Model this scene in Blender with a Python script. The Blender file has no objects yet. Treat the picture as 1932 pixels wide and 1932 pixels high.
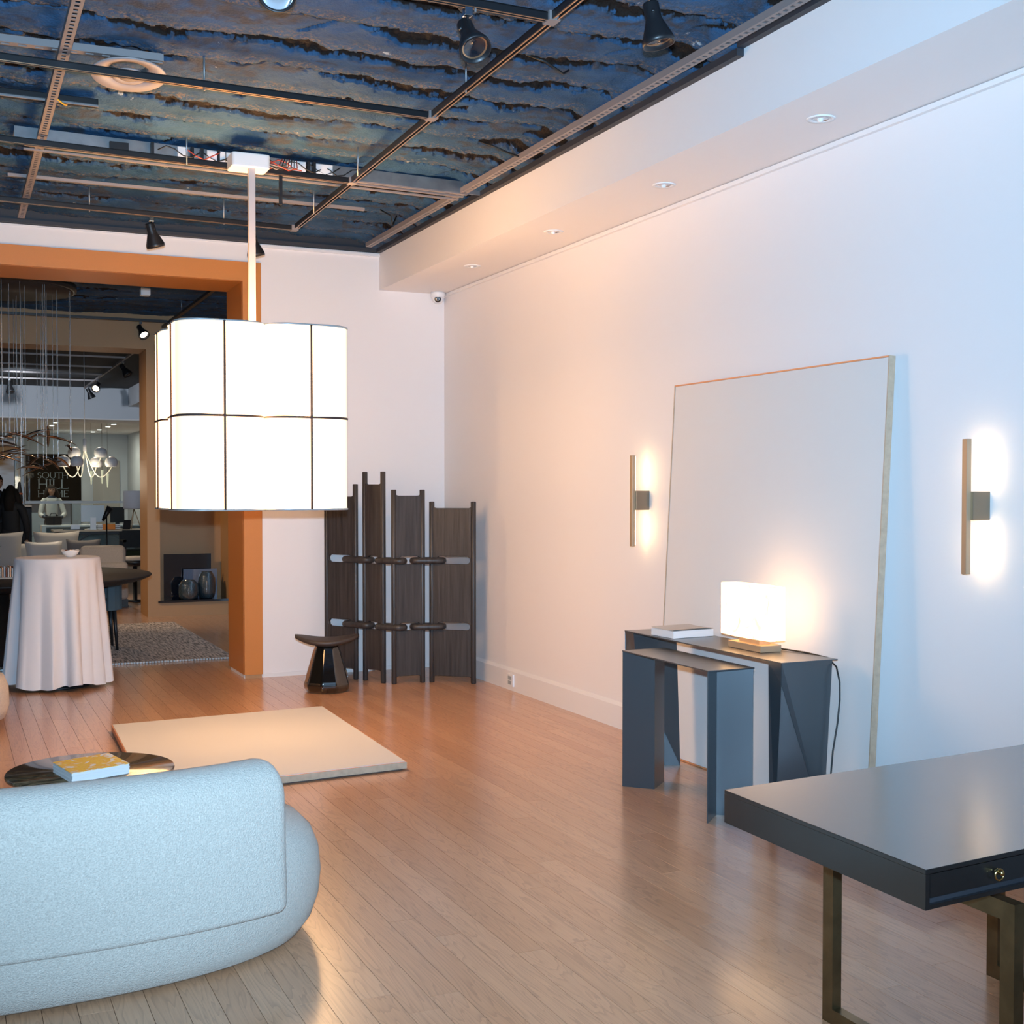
import bpy, bmesh, math, random
import numpy as np
from mathutils import Vector, Matrix
random.seed(7); np.random.seed(7)
PI = math.pi
S = bpy.context.scene
COL = S.collection

# ------------------------------------------------------------------ camera
CAM_Z = 1.57
cd = bpy.data.cameras.new('camera'); cam = bpy.data.objects.new('camera', cd); COL.objects.link(cam)
cd.sensor_width = 36; cd.lens = 43.94; cd.shift_y = 0.0097
cd.clip_start = 0.05; cd.clip_end = 100
cam.location = (0, 0, CAM_Z)
cam.rotation_euler = (math.radians(90 - 1.5), 0, -math.radians(24.407))
S.camera = cam
S.view_settings.view_transform = 'Standard'; S.view_settings.look = 'None'
S.view_settings.gamma = 1; S.view_settings.use_curve_mapping = False
S.view_settings.exposure = 0.0
# ------------------------------------------------------------------ world: overcast daylight seen through the shop front behind the camera
W = bpy.data.worlds.new('sky'); S.world = W; W.use_nodes = True
bg = W.node_tree.nodes['Background']
bg.inputs[0].default_value = (0.42, 0.68, 1.0, 1); bg.inputs[1].default_value = 1.35

def light(name, kind, loc, power, color, size=.1, target=None, spot=None, blend=1.0, size_y=None):
    l = bpy.data.lights.new(name, kind); l.energy = power; l.color = color
    if kind in ('POINT', 'SPOT'): l.shadow_soft_size = size
    if kind == 'AREA':
        l.size = size
        if size_y: l.shape = 'RECTANGLE'; l.size_y = size_y
        else: l.shape = 'DISK'
    if spot: l.spot_size = math.radians(spot); l.spot_blend = blend
    o = bpy.data.objects.new(name, l); COL.objects.link(o); o.location = loc
    if target is not None:
        d = Vector(target) - Vector(loc); o.rotation_euler = d.to_track_quat('-Z', 'Y').to_euler()
    return o
# the photographer's flash, 15 cm above the lens
light('flash', 'SPOT', (0, 0, 1.72), 2300, (.41, .67, .95), .03, (2.9, 8.0, 3.0), 96, 1.0)
pl = light('window_daylight', 'AREA', (-.3, -2.95, 1.7), 1, (1, 1, 1), 7.4, (-.3, 0, 1.7), size_y=3.0)
pl.data.cycles.is_portal = True
WARM = (1.0, .66, .36)

# ------------------------------------------------------------------ materials
def mat(name, color, rough=.6, metal=0.0, bump=0, bscale=60, bdetail=4, spec=.5, coat=0, vary=0, vscale=3, emis=None, estr=0,
        trans=0, alpha=1, sheen=0, stretch=None, rand=0, bdist=.004):
    m = bpy.data.materials.new(name); m.use_nodes = True
    nt = m.node_tree; N = nt.nodes; L = nt.links; b = N['Principled BSDF']
    b.inputs['Base Color'].default_value = (*color, 1); b.inputs['Roughness'].default_value = rough
    b.inputs['Metallic'].default_value = metal; b.inputs['Specular IOR Level'].default_value = spec
    b.inputs['Coat Weight'].default_value = coat; b.inputs['Transmission Weight'].default_value = trans
    b.inputs['Sheen Weight'].default_value = sheen; b.inputs['Alpha'].default_value = alpha
    tc = N.new('ShaderNodeTexCoord'); mp = N.new('ShaderNodeMapping')
    if stretch: mp.inputs['Scale'].default_value = stretch
    L.new(tc.outputs['Object'], mp.inputs['Vector'])
    if vary:
        n = N.new('ShaderNodeTexNoise'); n.inputs['Scale'].default_value = vscale; n.inputs['Detail'].default_value = 5
        L.new(mp.outputs[0], n.inputs['Vector'])
        r = N.new('ShaderNodeMapRange'); r.inputs[1].default_value = .25; r.inputs[2].default_value = .75
        r.inputs[3].default_value = 1 - vary; r.inputs[4].default_value = 1 + vary
        L.new(n.outputs[0], r.inputs[0])
        mx = N.new('ShaderNodeVectorMath'); mx.operation = 'SCALE'; mx.inputs[0].default_value = color
        L.new(r.outputs[0], mx.inputs['Scale']); L.new(mx.outputs[0], b.inputs['Base Color'])
    if bump:
        n = N.new('ShaderNodeTexNoise'); n.inputs['Scale'].default_value = bscale; n.inputs['Detail'].default_value = bdetail
        L.new(mp.outputs[0], n.inputs['Vector'])
        bp = N.new('ShaderNodeBump'); bp.inputs['Strength'].default_value = bump; bp.inputs['Distance'].default_value = bdist
        L.new(n.outputs[0], bp.inputs['Height']); L.new(bp.outputs[0], b.inputs['Normal'])
    if emis:
        b.inputs['Emission Color'].default_value = (*emis, 1); b.inputs['Emission Strength'].default_value = estr
    return m

def wood_floor():
    m = bpy.data.materials.new('oak_plank'); m.use_nodes = True; nt = m.node_tree; N = nt.nodes; L = nt.links
    b = N['Principled BSDF']; b.inputs['Roughness'].default_value = .32; b.inputs['Specular IOR Level'].default_value = .38
    b.inputs['Coat Weight'].default_value = .55; b.inputs['Coat Roughness'].default_value = .17
    tc = N.new('ShaderNodeTexCoord'); oi = N.new('ShaderNodeObjectInfo')
    add = N.new('ShaderNodeVectorMath'); add.operation = 'ADD'
    sc = N.new('ShaderNodeVectorMath'); sc.operation = 'SCALE'; sc.inputs['Scale'].default_value = 37.0
    cb = N.new('ShaderNodeCombineXYZ'); L.new(oi.outputs['Random'], cb.inputs[0]); L.new(oi.outputs['Random'], cb.inputs[1])
    L.new(cb.outputs[0], sc.inputs[0]); L.new(tc.outputs['Object'], add.inputs[0]); L.new(sc.outputs[0], add.inputs[1])
    mp = N.new('ShaderNodeMapping'); mp.inputs['Scale'].default_value = (9, .9, 1); L.new(add.outputs[0], mp.inputs[0])
    n1 = N.new('ShaderNodeTexNoise'); n1.inputs['Scale'].default_value = 1.0; n1.inputs['Detail'].default_value = 3; n1.inputs['Distortion'].default_value = .6
    L.new(mp.outputs[0], n1.inputs['Vector'])
    # cathedral grain: rings of the noise field
    mul = N.new('ShaderNodeMath'); mul.operation = 'MULTIPLY'; mul.inputs[1].default_value = 16; L.new(n1.outputs[0], mul.inputs[0])
    fr = N.new('ShaderNodeMath'); fr.operation = 'FRACT'; L.new(mul.outputs[0], fr.inputs[0])
    cr = N.new('ShaderNodeValToRGB'); cr.color_ramp.elements[0].position = 0; cr.color_ramp.elements[0].color = (.80, .80, .80, 1)
    cr.color_ramp.elements[1].position = .35; cr.color_ramp.elements[1].color = (1, 1, 1, 1)
    e = cr.color_ramp.elements.new(.97); e.color = (1.04, 1.04, 1.04, 1)
    L.new(fr.outputs[0], cr.inputs[0])
    mp2 = N.new('ShaderNodeMapping'); mp2.inputs['Scale'].default_value = (160, 5, 1); L.new(add.outputs[0], mp2.inputs[0])
    n2 = N.new('ShaderNodeTexNoise'); n2.inputs['Scale'].default_value = 1; n2.inputs['Detail'].default_value = 3; L.new(mp2.outputs[0], n2.inputs['Vector'])
    r2 = N.new('ShaderNodeMapRange'); r2.inputs[3].default_value = .82; r2.inputs[4].default_value = 1.18; L.new(n2.outputs[0], r2.inputs[0])
    hue = N.new('ShaderNodeValToRGB'); hue.color_ramp.elements[0].color = (.53, .280, .152, 1); hue.color_ramp.elements[1].color = (.61, .345, .20, 1)
    L.new(oi.outputs['Random'], hue.inputs[0])
    m1 = N.new('ShaderNodeVectorMath'); m1.operation = 'MULTIPLY'; L.new(hue.outputs[0], m1.inputs[0]); L.new(cr.outputs[0], m1.inputs[1])
    m2 = N.new('ShaderNodeVectorMath'); m2.operation = 'SCALE'; L.new(m1.outputs[0], m2.inputs[0]); L.new(r2.outputs[0], m2.inputs['Scale'])
    L.new(m2.outputs[0], b.inputs['Base Color'])
    bp = N.new('ShaderNodeBump'); bp.inputs['Strength'].default_value = .12; bp.inputs['Distance'].default_value = .001
    L.new(n2.outputs[0], bp.inputs['Height']); L.new(bp.outputs[0], b.inputs['Normal'])
    n3 = N.new('ShaderNodeTexNoise'); n3.inputs['Scale'].default_value = 1.3; n3.inputs['Detail'].default_value = 2
    L.new(tc.outputs['Generated'], n3.inputs['Vector'])
    r3 = N.new('ShaderNodeMapRange'); r3.inputs[3].default_value = .27; r3.inputs[4].default_value = .31; L.new(n2.outputs[0], r3.inputs[0]); L.new(r3.outputs[0], b.inputs['Roughness'])
    return m

def ceiling_mat():
    m = bpy.data.materials.new('sprayed_plaster'); m.use_nodes = True; nt = m.node_tree; N = nt.nodes; L = nt.links
    b = N['Principled BSDF']; b.inputs['Roughness'].default_value = .75; b.inputs['Specular IOR Level'].default_value = .3
    tc = N.new('ShaderNodeTexCoord')
    def noise(sc_, det, ro=.5):
        n = N.new('ShaderNodeTexNoise'); n.inputs['Scale'].default_value = sc_; n.inputs['Detail'].default_value = det; n.inputs['Roughness'].default_value = ro
        L.new(tc.outputs['Object'], n.inputs['Vector']); return n.outputs[0]
    def rng(src, a, b_, c=0, d=1):
        g_ = N.new('ShaderNodeMapRange'); g_.inputs[1].default_value = a; g_.inputs[2].default_value = b_; g_.inputs[3].default_value = c; g_.inputs[4].default_value = d
        L.new(src, g_.inputs[0]); return g_.outputs[0]
    def mix(f, a, col):
        x = N.new('ShaderNodeMix'); x.data_type = 'RGBA'; L.new(f, x.inputs[0]); L.new(a, x.inputs[6]); x.inputs[7].default_value = (*col, 1); return x.outputs[2]
    def mul(a, b_):
        x = N.new('ShaderNodeMath'); x.operation = 'MULTIPLY'; L.new(a, x.inputs[0]); L.new(b_, x.inputs[1]); return x.outputs[0]
    at_ = N.new('ShaderNodeAttribute'); at_.attribute_name = 'wear'; sp = N.new('ShaderNodeSeparateColor'); L.new(at_.outputs['Color'], sp.inputs[0])
    c = N.new('ShaderNodeValToRGB'); e = c.color_ramp.elements
    e[0].position = .32; e[0].color = (.015, .060, .128, 1); e[1].position = .66; e[1].color = (.034, .100, .200, 1)
    L.new(noise(5, 8), c.inputs[0])
    k = mix(mul(sp.outputs[2], rng(noise(14, 4), .35, .6)), c.outputs[0], (.040, .050, .068))          # worn brownish patches
    k = mix(mul(sp.outputs[1], rng(noise(48, 6, .7), .51, .60)), k, (.16, .135, .125))                 # gritty warm-grey lip
    k = mix(rng(noise(8, 9, .72), .665, .69), k, (.38, .44, .48))                                       # paint flecks
    k = mix(rng(sp.outputs[0], .4, .6), k, (.012, .0065, .004))                                         # unpainted cracks
    L.new(k, b.inputs['Base Color'])
    bp = N.new('ShaderNodeBump'); bp.inputs['Strength'].default_value = .6; bp.inputs['Distance'].default_value = .012
    L.new(noise(80, 4), bp.inputs['Height']); L.new(bp.outputs[0], b.inputs['Normal'])
    return m

def alabaster():
    m = mat('alabaster', (.9, .82, .7), .35, emis=(1, .62, .28), estr=6)
    nt = m.node_tree; N = nt.nodes; L = nt.links; b = N['Principled BSDF']
    tc = N.new('ShaderNodeTexCoord'); n = N.new('ShaderNodeTexNoise'); n.inputs['Scale'].default_value = 9; n.inputs['Detail'].default_value = 6; n.inputs['Distortion'].default_value = 1.5
    L.new(tc.outputs['Object'], n.inputs['Vector'])
    c = N.new('ShaderNodeValToRGB'); e = c.color_ramp.elements
    e[0].position = .33; e[0].color = (.95, .50, .16, 1); e[1].position = .46; e[1].color = (3.6, 2.0, .85, 1)
    L.new(n.outputs[0], c.inputs[0]); L.new(c.outputs[0], b.inputs['Emission Color']); b.inputs['Emission Strength'].default_value = 1.0
    return m

def rug_mat():
    m = mat('woven_wool', (.3, .24, .2), .95, bump=.8, bscale=120)
    nt = m.node_tree; N = nt.nodes; L = nt.links; b = N['Principled BSDF']
    tc = N.new('ShaderNodeTexCoord'); mp = N.new('ShaderNodeMapping'); mp.inputs['Scale'].default_value = (60, 6, 1); L.new(tc.outputs['Object'], mp.inputs[0])
    n = N.new('ShaderNodeTexNoise'); n.inputs['Scale'].default_value = 1; n.inputs['Detail'].default_value = 5; L.new(mp.outputs[0], n.inputs['Vector'])
    c = N.new('ShaderNodeValToRGB'); e = c.color_ramp.elements
    e[0].position = .35; e[0].color = (.16, .13, .11, 1); e[1].position = .6; e[1].color = (.70, .58, .49, 1)
    L.new(n.outputs[0], c.inputs[0]); L.new(c.outputs[0], b.inputs['Base Color'])
    return m

def cover_mat():
    m = mat('painted_cover', (.9, .88, .85), .45)
    nt = m.node_tree; N = nt.nodes; L = nt.links; b = N['Principled BSDF']
    tc = N.new('ShaderNodeTexCoord'); n = N.new('ShaderNodeTexNoise'); n.inputs['Scale'].default_value = 11; n.inputs['Detail'].default_value = 6; n.inputs['Distortion'].default_value = 1.2
    L.new(tc.outputs['Object'], n.inputs['Vector'])
    c = N.new('ShaderNodeValToRGB'); e = c.color_ramp.elements
    e[0].position = .39; e[0].color = (.9, .86, .82, 1); e[1].position = .43; e[1].color = (.95, .50, .03, 1)
    e2 = e.new(.52); e2.color = (.95, .62, .08, 1); e3 = e.new(.58); e3.color = (.92, .48, .03, 1)
    e4 = e.new(.66); e4.color = (.9, .86, .82, 1)
    L.new(n.outputs[0], c.inputs[0]); L.new(c.outputs[0], b.inputs['Base Color'])
    return m

def marble_mat(name, c0, c1, rough=.08, scale=7):
    m = mat(name, c0, rough, spec=.6, coat=.5)
    nt = m.node_tree; N = nt.nodes; L = nt.links; b = N['Principled BSDF']
    tc = N.new('ShaderNodeTexCoord'); mp = N.new('ShaderNodeMapping'); mp.inputs['Scale'].default_value = (1, 3, 1); mp.inputs['Rotation'].default_value = (0, 0, .5); L.new(tc.outputs['Object'], mp.inputs[0])
    n = N.new('ShaderNodeTexNoise'); n.inputs['Scale'].default_value = scale; n.inputs['Detail'].default_value = 7; n.inputs['Distortion'].default_value = .8
    L.new(mp.outputs[0], n.inputs['Vector'])
    c = N.new('ShaderNodeValToRGB'); e = c.color_ramp.elements
    e[0].position = .38; e[0].color = (*c0, 1); e[1].position = .68; e[1].color = (*c1, 1)
    L.new(n.outputs[0], c.inputs[0]); L.new(c.outputs[0], b.inputs['Base Color'])
    return m

def art_mat():
    m = mat('abstract_canvas', (.62, .6, .58), .7)
    nt = m.node_tree; N = nt.nodes; L = nt.links; b = N['Principled BSDF']
    tc = N.new('ShaderNodeTexCoord'); mp = N.new('ShaderNodeMapping'); mp.inputs['Rotation'].default_value = (0, .7, 0); mp.inputs['Scale'].default_value = (.7, 1, 2.2); L.new(tc.outputs['Object'], mp.inputs[0])
    n = N.new('ShaderNodeTexNoise'); n.inputs['Scale'].default_value = 1.2; n.inputs['Detail'].default_value = 3; L.new(mp.outputs[0], n.inputs['Vector'])
    c = N.new('ShaderNodeValToRGB'); e = c.color_ramp.elements
    e[0].position = .45; e[0].color = (.62, .61, .6, 1); e[1].position = .58; e[1].color = (.34, .19, .07, 1)
    L.new(n.outputs[0], c.inputs[0]); L.new(c.outputs[0], b.inputs['Base Color'])
    return m

M = dict(
    white=mat('wall_paint', (.83, .80, .79), .55, bump=.03, bscale=200, spec=.35),
    trim=mat('trim_paint', (.82, .80, .79), .35, spec=.5),
    darkwall=mat('charcoal_wall', (.09, .095, .10), .7),
    blackedge=mat('black_edge', (.03, .032, .04), .6),
    orange=mat('copper_paint', (.60, .215, .038), .45, metal=0, bump=.15, bscale=700, spec=.5, vary=.04, vscale=300),
    brown=mat('bronze_paint', (.43, .235, .10), .5, bump=.2, bscale=500, vary=.05, vscale=200),
    dimwall=mat('grey_wall_paint', (.62, .64, .67), .6),
    oak=wood_floor(), plaster=ceiling_mat(), under=mat('floor_gap', (.03, .022, .018), .9),
    darkceil=mat('dark_ceiling_paint', (.04, .042, .046), .8),
    sofa=mat('boucle', (.54, .485, .415), .95, bump=.9, bscale=230, bdetail=4, vary=.2, vscale=190, sheen=.3, bdist=.008),
    cream=mat('cream_upholstery', (.52, .45, .38), .95, bump=.6, bscale=150, vary=.12, vscale=90, sheen=.2, bdist=.01),
    greyfab=mat('grey_upholstery', (.20, .18, .17), .95, bump=.4, bscale=150),
    tanfab=mat('stone_upholstery', (.45, .41, .37), .95, bump=.3, bscale=150),
    teal=mat('teal_upholstery', (.10, .14, .16), .95, bump=.5, bscale=150),
    linen=mat('tablecloth_linen', (.74, .72, .72), .85, bump=.15, bscale=600, sheen=.1),
    blackwood=mat('stained_ash', (.038, .033, .031), .45, bump=.5, bscale=1, stretch=(45, 45, 2.2), vary=.5, vscale=1.0),
    desk=mat('ebony_desk', (.008, .0085, .009), .32, vary=.4, vscale=4, spec=.3, coat=1, bump=.03, bscale=6),
    bronze=mat('aged_bronze', (.20, .145, .075), .36, metal=.85, vary=.35, vscale=9),
    brass=mat('polished_brass', (.85, .62, .25), .2, metal=1),
    brushed=mat('brushed_brass', (.48, .36, .24), .45, metal=.6),
    taupe=mat('taupe_metal', (.25, .19, .13), .42, metal=.6),
    steel=mat('dark_blued_steel', (.060, .074, .086), .33, coat=.5, metal=.45, bump=.03, bscale=900),
    black=mat('black_metal', (.012, .012, .014), .4, spec=.5),
    blackgloss=mat('black_glass', (.012, .013, .018), .06, spec=.8, coat=1),
    glaze=mat('dark_bronze_glaze', (.008, .006, .004), .07, spec=.8, coat=1),
    leather=mat('brown_leather', (.045, .032, .026), .5, bump=.1, bscale=300),
    chrome=mat('chrome', (.7, .72, .75), .15, metal=1),
    galv=mat('galvanised_steel', (.32, .35, .38), .38, metal=.8, vary=.25, vscale=8),
    channel=mat('taupe_channel', (.27, .24, .235), .5, metal=.2),
    copperstrip=mat('copper_sheen', (.62, .40, .24), .3, metal=.9),
    plastic=mat('white_plastic', (.8, .8, .8), .35),
    vent=mat('vent_paint', (.36, .31, .30), .5),
    shade=mat('lantern_fabric', (.85, .82, .76), .8, emis=(1.0, .55, .22), estr=8.5),
    seam=mat('lantern_seam', (.06, .035, .03), .7),
    ring=mat('pale_steel', (.45, .50, .52), .4, metal=.3),
    led=mat('led_strip', (1, .9, .7), .5, emis=(1.0, .68, .34), estr=26),
    bulb=mat('lit_lens', (1, 1, 1), .4, emis=(1.0, .85, .65), estr=14),
    coolbulb=mat('ceiling_panel_light', (1, 1, 1), .4, emis=(1.0, .95, .85), estr=9),
    globeglow=mat('globe_glow', (.8, .76, .66), .5, emis=(1.0, .86, .55), estr=.55),
    alab=alabaster(), rug=rug_mat(), cover=cover_mat(), art=art_mat(),
    canvas=mat('primed_canvas', (.74, .71, .68), .75, bump=.1, bscale=900),
    panel=mat('cream_panel', (.60, .60, .60), .7),
    ash=mat('pale_ash_edge', (.50, .37, .26), .5, vary=.15, vscale=30),
    copperedge=mat('copper_edge', (.78, .34, .15), .45, metal=.2),
    paper=mat('page_block', (.80, .79, .78), .8, bump=.6, bscale=1, stretch=(1, 1, 900)),
    greycover=mat('stone_cover', (.62, .56, .50), .55),
    stonetop=marble_mat('brown_marble', (.055, .038, .020), (.24, .165, .09), rough=.2, scale=12),
    bowl=mat('ceramic', (.82, .78, .74), .35), darkwood=mat('dark_walnut', (.020, .013, .010), .6, vary=.3, vscale=8),
    lightwood=mat('pale_oak', (.55, .42, .28), .5, vary=.1, vscale=12),
    smoke=mat('smoked_glass', (.05, .075, .09), .05, spec=.9, coat=1, bump=.8, bscale=55, bdist=.01, metal=.35),
    slate=mat('slate_blue_panel', (.17, .19, .25), .15, coat=.6),
    signblack=mat('sign_black', (.008, .008, .007), .9, spec=.1), letter=mat('sign_letter', (.42, .47, .48), .5),
    rail=mat('frosted_band', (.50, .54, .55), .5), cabblue=mat('blue_grey_cabinet', (.24, .29, .33), .5),
    screenback=mat('aluminium_back', (.52, .55, .55), .35, metal=.3), darkscreen=mat('dark_screen', (.02, .022, .02), .2),
    orangething=mat('orange_paper', (.75, .22, .03), .6), rust=mat('rust_leather', (.30, .07, .02), .6),
    lampshade=mat('linen_drum', (.50, .48, .50), .8), skin=mat('skin', (.42, .22, .14), .5), hair=mat('dark_hair', (.015, .011, .009), .85, spec=.2),
    shirt=mat('white_shirt', (.60, .58, .54), .8), navy=mat('navy_shirt', (.025, .04, .07), .7), blackcloth=mat('black_cloth', (.012, .012, .014), .8),
    leaf=mat('dark_leaf', (.03, .05, .02), .45), green=mat('olive_velvet', (.035, .04, .01), .8),
    crystal=mat('fine_cable', (.55, .55, .55), .25, metal=.8), blade=mat('bronze_blade', (.55, .42, .33), .14, metal=1),
    stem=mat('stem_paint', (.42, .41, .43), .4), glass=None, wire_red=mat('red_wire', (.5, .06, .03), .5), wire_black=mat('black_wire', (.01, .01, .01), .5), spec_yellow=mat('yellow_tag', (.6, .35, .02), .6),
)
g = bpy.data.materials.new('clear_glass'); g.use_nodes = True
nt = g.node_tree; nt.nodes.clear(); o_ = nt.nodes.new('ShaderNodeOutputMaterial'); mxs = nt.nodes.new('ShaderNodeMixShader')
tr = nt.nodes.new('ShaderNodeBsdfTransparent'); gl = nt.nodes.new('ShaderNodeBsdfGlossy'); gl.inputs['Roughness'].default_value = .02
tr.inputs[0].default_value = (.90, .95, .94, 1); mxs.inputs[0].default_value = .06
nt.links.new(tr.outputs[0], mxs.inputs[1]); nt.links.new(gl.outputs[0], mxs.inputs[2]); nt.links.new(mxs.outputs[0], o_.inputs[0]); M['glass'] = g
def lantern_glow(m):   # fabric lit from bulbs inside: dimmer and more amber where the corners are far from the bulbs
    nt = m.node_tree; N = nt.nodes; L = nt.links; b = N['Principled BSDF']; tc = N.new('ShaderNodeTexCoord'); sp = N.new('ShaderNodeSeparateXYZ')
    L.new(tc.outputs['Object'], sp.inputs[0])
    def mth(op, a, b_=None):
        x = N.new('ShaderNodeMath'); x.operation = op
        for i, v in enumerate((a, b_)):
            if v is None: continue
            if isinstance(v, (int, float)): x.inputs[i].default_value = v
            else: L.new(v, x.inputs[i])
        return x.outputs[0]
    mn_ = mth('MINIMUM', mth('ABSOLUTE', sp.outputs[0]), mth('ABSOLUTE', sp.outputs[1]))
    r = N.new('ShaderNodeMapRange'); r.interpolation_type = 'SMOOTHSTEP'; r.inputs[1].default_value = .25; r.inputs[2].default_value = .40; L.new(mn_, r.inputs[0])
    mx = N.new('ShaderNodeMix'); mx.data_type = 'RGBA'; L.new(r.outputs[0], mx.inputs[0]); mx.inputs[6].default_value = (10.6, 5.9, 2.55, 1); mx.inputs[7].default_value = (1.0, .74, .40, 1)
    L.new(mx.outputs[2], b.inputs['Emission Color']); b.inputs['Emission Strength'].default_value = 1
lantern_glow(M['shade'])
M['steel'].node_tree.nodes['Principled BSDF'].inputs['Coat Roughness'].default_value = .3
M['steel'].node_tree.nodes['Principled BSDF'].inputs['Coat IOR'].default_value = 1.8
M['desk'].node_tree.nodes['Principled BSDF'].inputs['Coat IOR'].default_value = 1.72
M['desk'].node_tree.nodes['Principled BSDF'].inputs['Coat Roughness'].default_value = .20

# ------------------------------------------------------------------ builders
ORG = {}
class MB:
    def __init__(s): s.v = []; s.f = []; s.sm = []
    def add(s, vs, fs, smooth=False):
        k = len(s.v); s.v += [tuple(v) for v in vs]; s.f += [tuple(i + k for i in f) for f in fs]; s.sm += [smooth] * len(fs); return s
    def box(s, x0, x1, y0, y1, z0, z1, rz=0, about=None):
        vs = [(x, y, z) for z in (z0, z1) for y in (y0, y1) for x in (x0, x1)]
        if rz:
            c = about or ((x0 + x1) / 2, (y0 + y1) / 2); ca, sa = math.cos(rz), math.sin(rz)
            vs = [(c[0] + (x - c[0]) * ca - (y - c[1]) * sa, c[1] + (x - c[0]) * sa + (y - c[1]) * ca, z) for x, y, z in vs]
        return s.add(vs, [(0, 2, 3, 1), (4, 5, 7, 6), (0, 1, 5, 4), (2, 6, 7, 3), (0, 4, 6, 2), (1, 3, 7, 5)])
    def prism(s, poly, z0, z1):       # poly ccw in xy
        n = len(poly); vs = [(p[0], p[1], z0) for p in poly] + [(p[0], p[1], z1) for p in poly]
        fs = [tuple(range(n))[::-1], tuple(range(n, 2 * n))] + [(i, (i + 1) % n, n + (i + 1) % n, n + i) for i in range(n)]
        return s.add(vs, fs)
    def tube(s, pts, r, n=10, cap=True, r1=None, closed=False):
        P = [Vector(p) for p in pts]; m = len(P); rings = []
        rr = r if isinstance(r, (list, tuple)) else [r + ((r1 if r1 is not None else r) - r) * i / max(1, m - 1) for i in range(m)]
        up = None
        for i, p in enumerate(P):
            if closed: t = (P[(i + 1) % m] - P[i - 1]).normalized()
            else: t = (P[min(i + 1, m - 1)] - P[max(i - 1, 0)]).normalized()
            if up is None:
                up = Vector((0, 0, 1)) if abs(t.z) < .9 else Vector((1, 0, 0))
            a = (up - t * up.dot(t)).normalized(); b = t.cross(a); up = a
            rings.append([p + (a * math.cos(2 * PI * k / n) + b * math.sin(2 * PI * k / n)) * rr[i] for k in range(n)])
        vs = [v for R in rings for v in R]; fs = []
        for i in range(m if closed else m - 1):
            j = (i + 1) % m
            for k in range(n): fs.append((i * n + k, i * n + (k + 1) % n, j * n + (k + 1) % n, j * n + k))
        s.add(vs, fs, True)
        if cap and not closed:
            s.f += [tuple(len(s.v) - len(vs) + k for k in range(n))[::-1], tuple(len(s.v) - n + k for k in range(n))]; s.sm += [False, False]
        return s
    def lathe(s, prof, c=(0, 0, 0), n=32, axis=None, cap=True, smooth=True):
        vs = []; fs = []; m = len(prof)
        for r, z in prof:
            for k in range(n):
                a = 2 * PI * k / n; vs.append(Vector((r * math.cos(a), r * math.sin(a), z)))
        if axis is not None:
            q = Vector((0, 0, 1)).rotation_difference(Vector(axis).normalized()); vs = [q @ v for v in vs]
        vs = [v + Vector(c) for v in vs]
        for i in range(m - 1):
            for k in range(n): fs.append((i * n + k, i * n + (k + 1) % n, (i + 1) * n + (k + 1) % n, (i + 1) * n + k))
        if cap: fs += [tuple(range(n))[::-1], tuple((m - 1) * n + k for k in range(n))]
        return s.add(vs, fs, smooth)
    def ball(s, c, r, n=16, m=10, sc=(1, 1, 1)):
        prof = [(math.sin(PI * i / m), -math.cos(PI * i / m)) for i in range(1, m)]
        k = len(s.v); s.lathe([(p[0], p[1]) for p in prof], (0, 0, 0), n)
        for i in range(k, len(s.v)): v = s.v[i]; s.v[i] = (c[0] + v[0] * r * sc[0], c[1] + v[1] * r * sc[1], c[2] + v[2] * r * sc[2])
        return s
    def plate(s, pts, t):             # flat polygon given thickness t (both sides)
        P = [Vector(p) for p in pts]; n = (P[1] - P[0]).cross(P[2] - P[0]).normalized() * t / 2; k = len(P)
        vs = [p + n for p in P] + [p - n for p in P]
        return s.add(vs, [tuple(range(k)), tuple(range(k, 2 * k))[::-1]] + [(i, k + i, k + (i + 1) % k, (i + 1) % k) for i in range(k)])
    def mesh(s, name, m, org=(0, 0, 0)):
        me = bpy.data.meshes.new(name); me.from_pydata([(v[0] - org[0], v[1] - org[1], v[2] - org[2]) for v in s.v], [], s.f)
        me.polygons.foreach_set('use_smooth', s.sm); me.materials.append(m)
        bm = bmesh.new(); bm.from_mesh(me); bmesh.ops.recalc_face_normals(bm, faces=bm.faces); bm.to_mesh(me); bm.free(); me.update(); return me
    def build(s, name, m, parent=None, org=None, bevel=0, seg=2, subsurf=0):
        if parent is not None: org = ORG[parent.name]
        if org is None: org = (0, 0, 0)
        o = bpy.data.objects.new(name, s.mesh(name, m, org)); COL.objects.link(o)
        ORG[o.name] = Vector(org)
        if parent is not None: o.parent = parent
        else: o.location = org
        if bevel:
            b = o.modifiers.new('bevel', 'BEVEL'); b.width = bevel; b.segments = seg; b.limit_method = 'ANGLE'; b.harden_normals = False
        if subsurf:
            b = o.modifiers.new('sub', 'SUBSURF'); b.levels = subsurf; b.render_levels = subsurf
        return o
def tag(o, label=None, cat=None, group=None, kind=None):
    if label: o['label'] = label
    if cat: o['category'] = cat
    if group: o['group'] = group
    if kind: o['kind'] = kind
    return o
def thing(name, loc, label, cat, group=None):
    o = bpy.data.objects.new(name, None); COL.objects.link(o); o.location = loc; o.empty_display_size = .05
    ORG[o.name] = Vector(loc); return tag(o, label, cat, group)
def copy_tree(o, parent=None, loc=None):
    c = o.copy(); COL.objects.link(c)
    if parent is not None: c.parent = parent
    ORG[c.name] = Vector(loc) if loc is not None else ORG[o.name]
    for ch in KIDS.get(o.name, []): copy_tree(ch, c)
    return c
KIDS = {}
def index_kids():
    KIDS.clear()
    for o in COL.objects:
        if o.parent: KIDS.setdefault(o.parent.name, []).append(o)
def struct(b, name, m, parent=None, **k):
    o = b.build(name, m, parent, **k)
    if parent is None: o['kind'] = 'structure'
    return o
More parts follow.
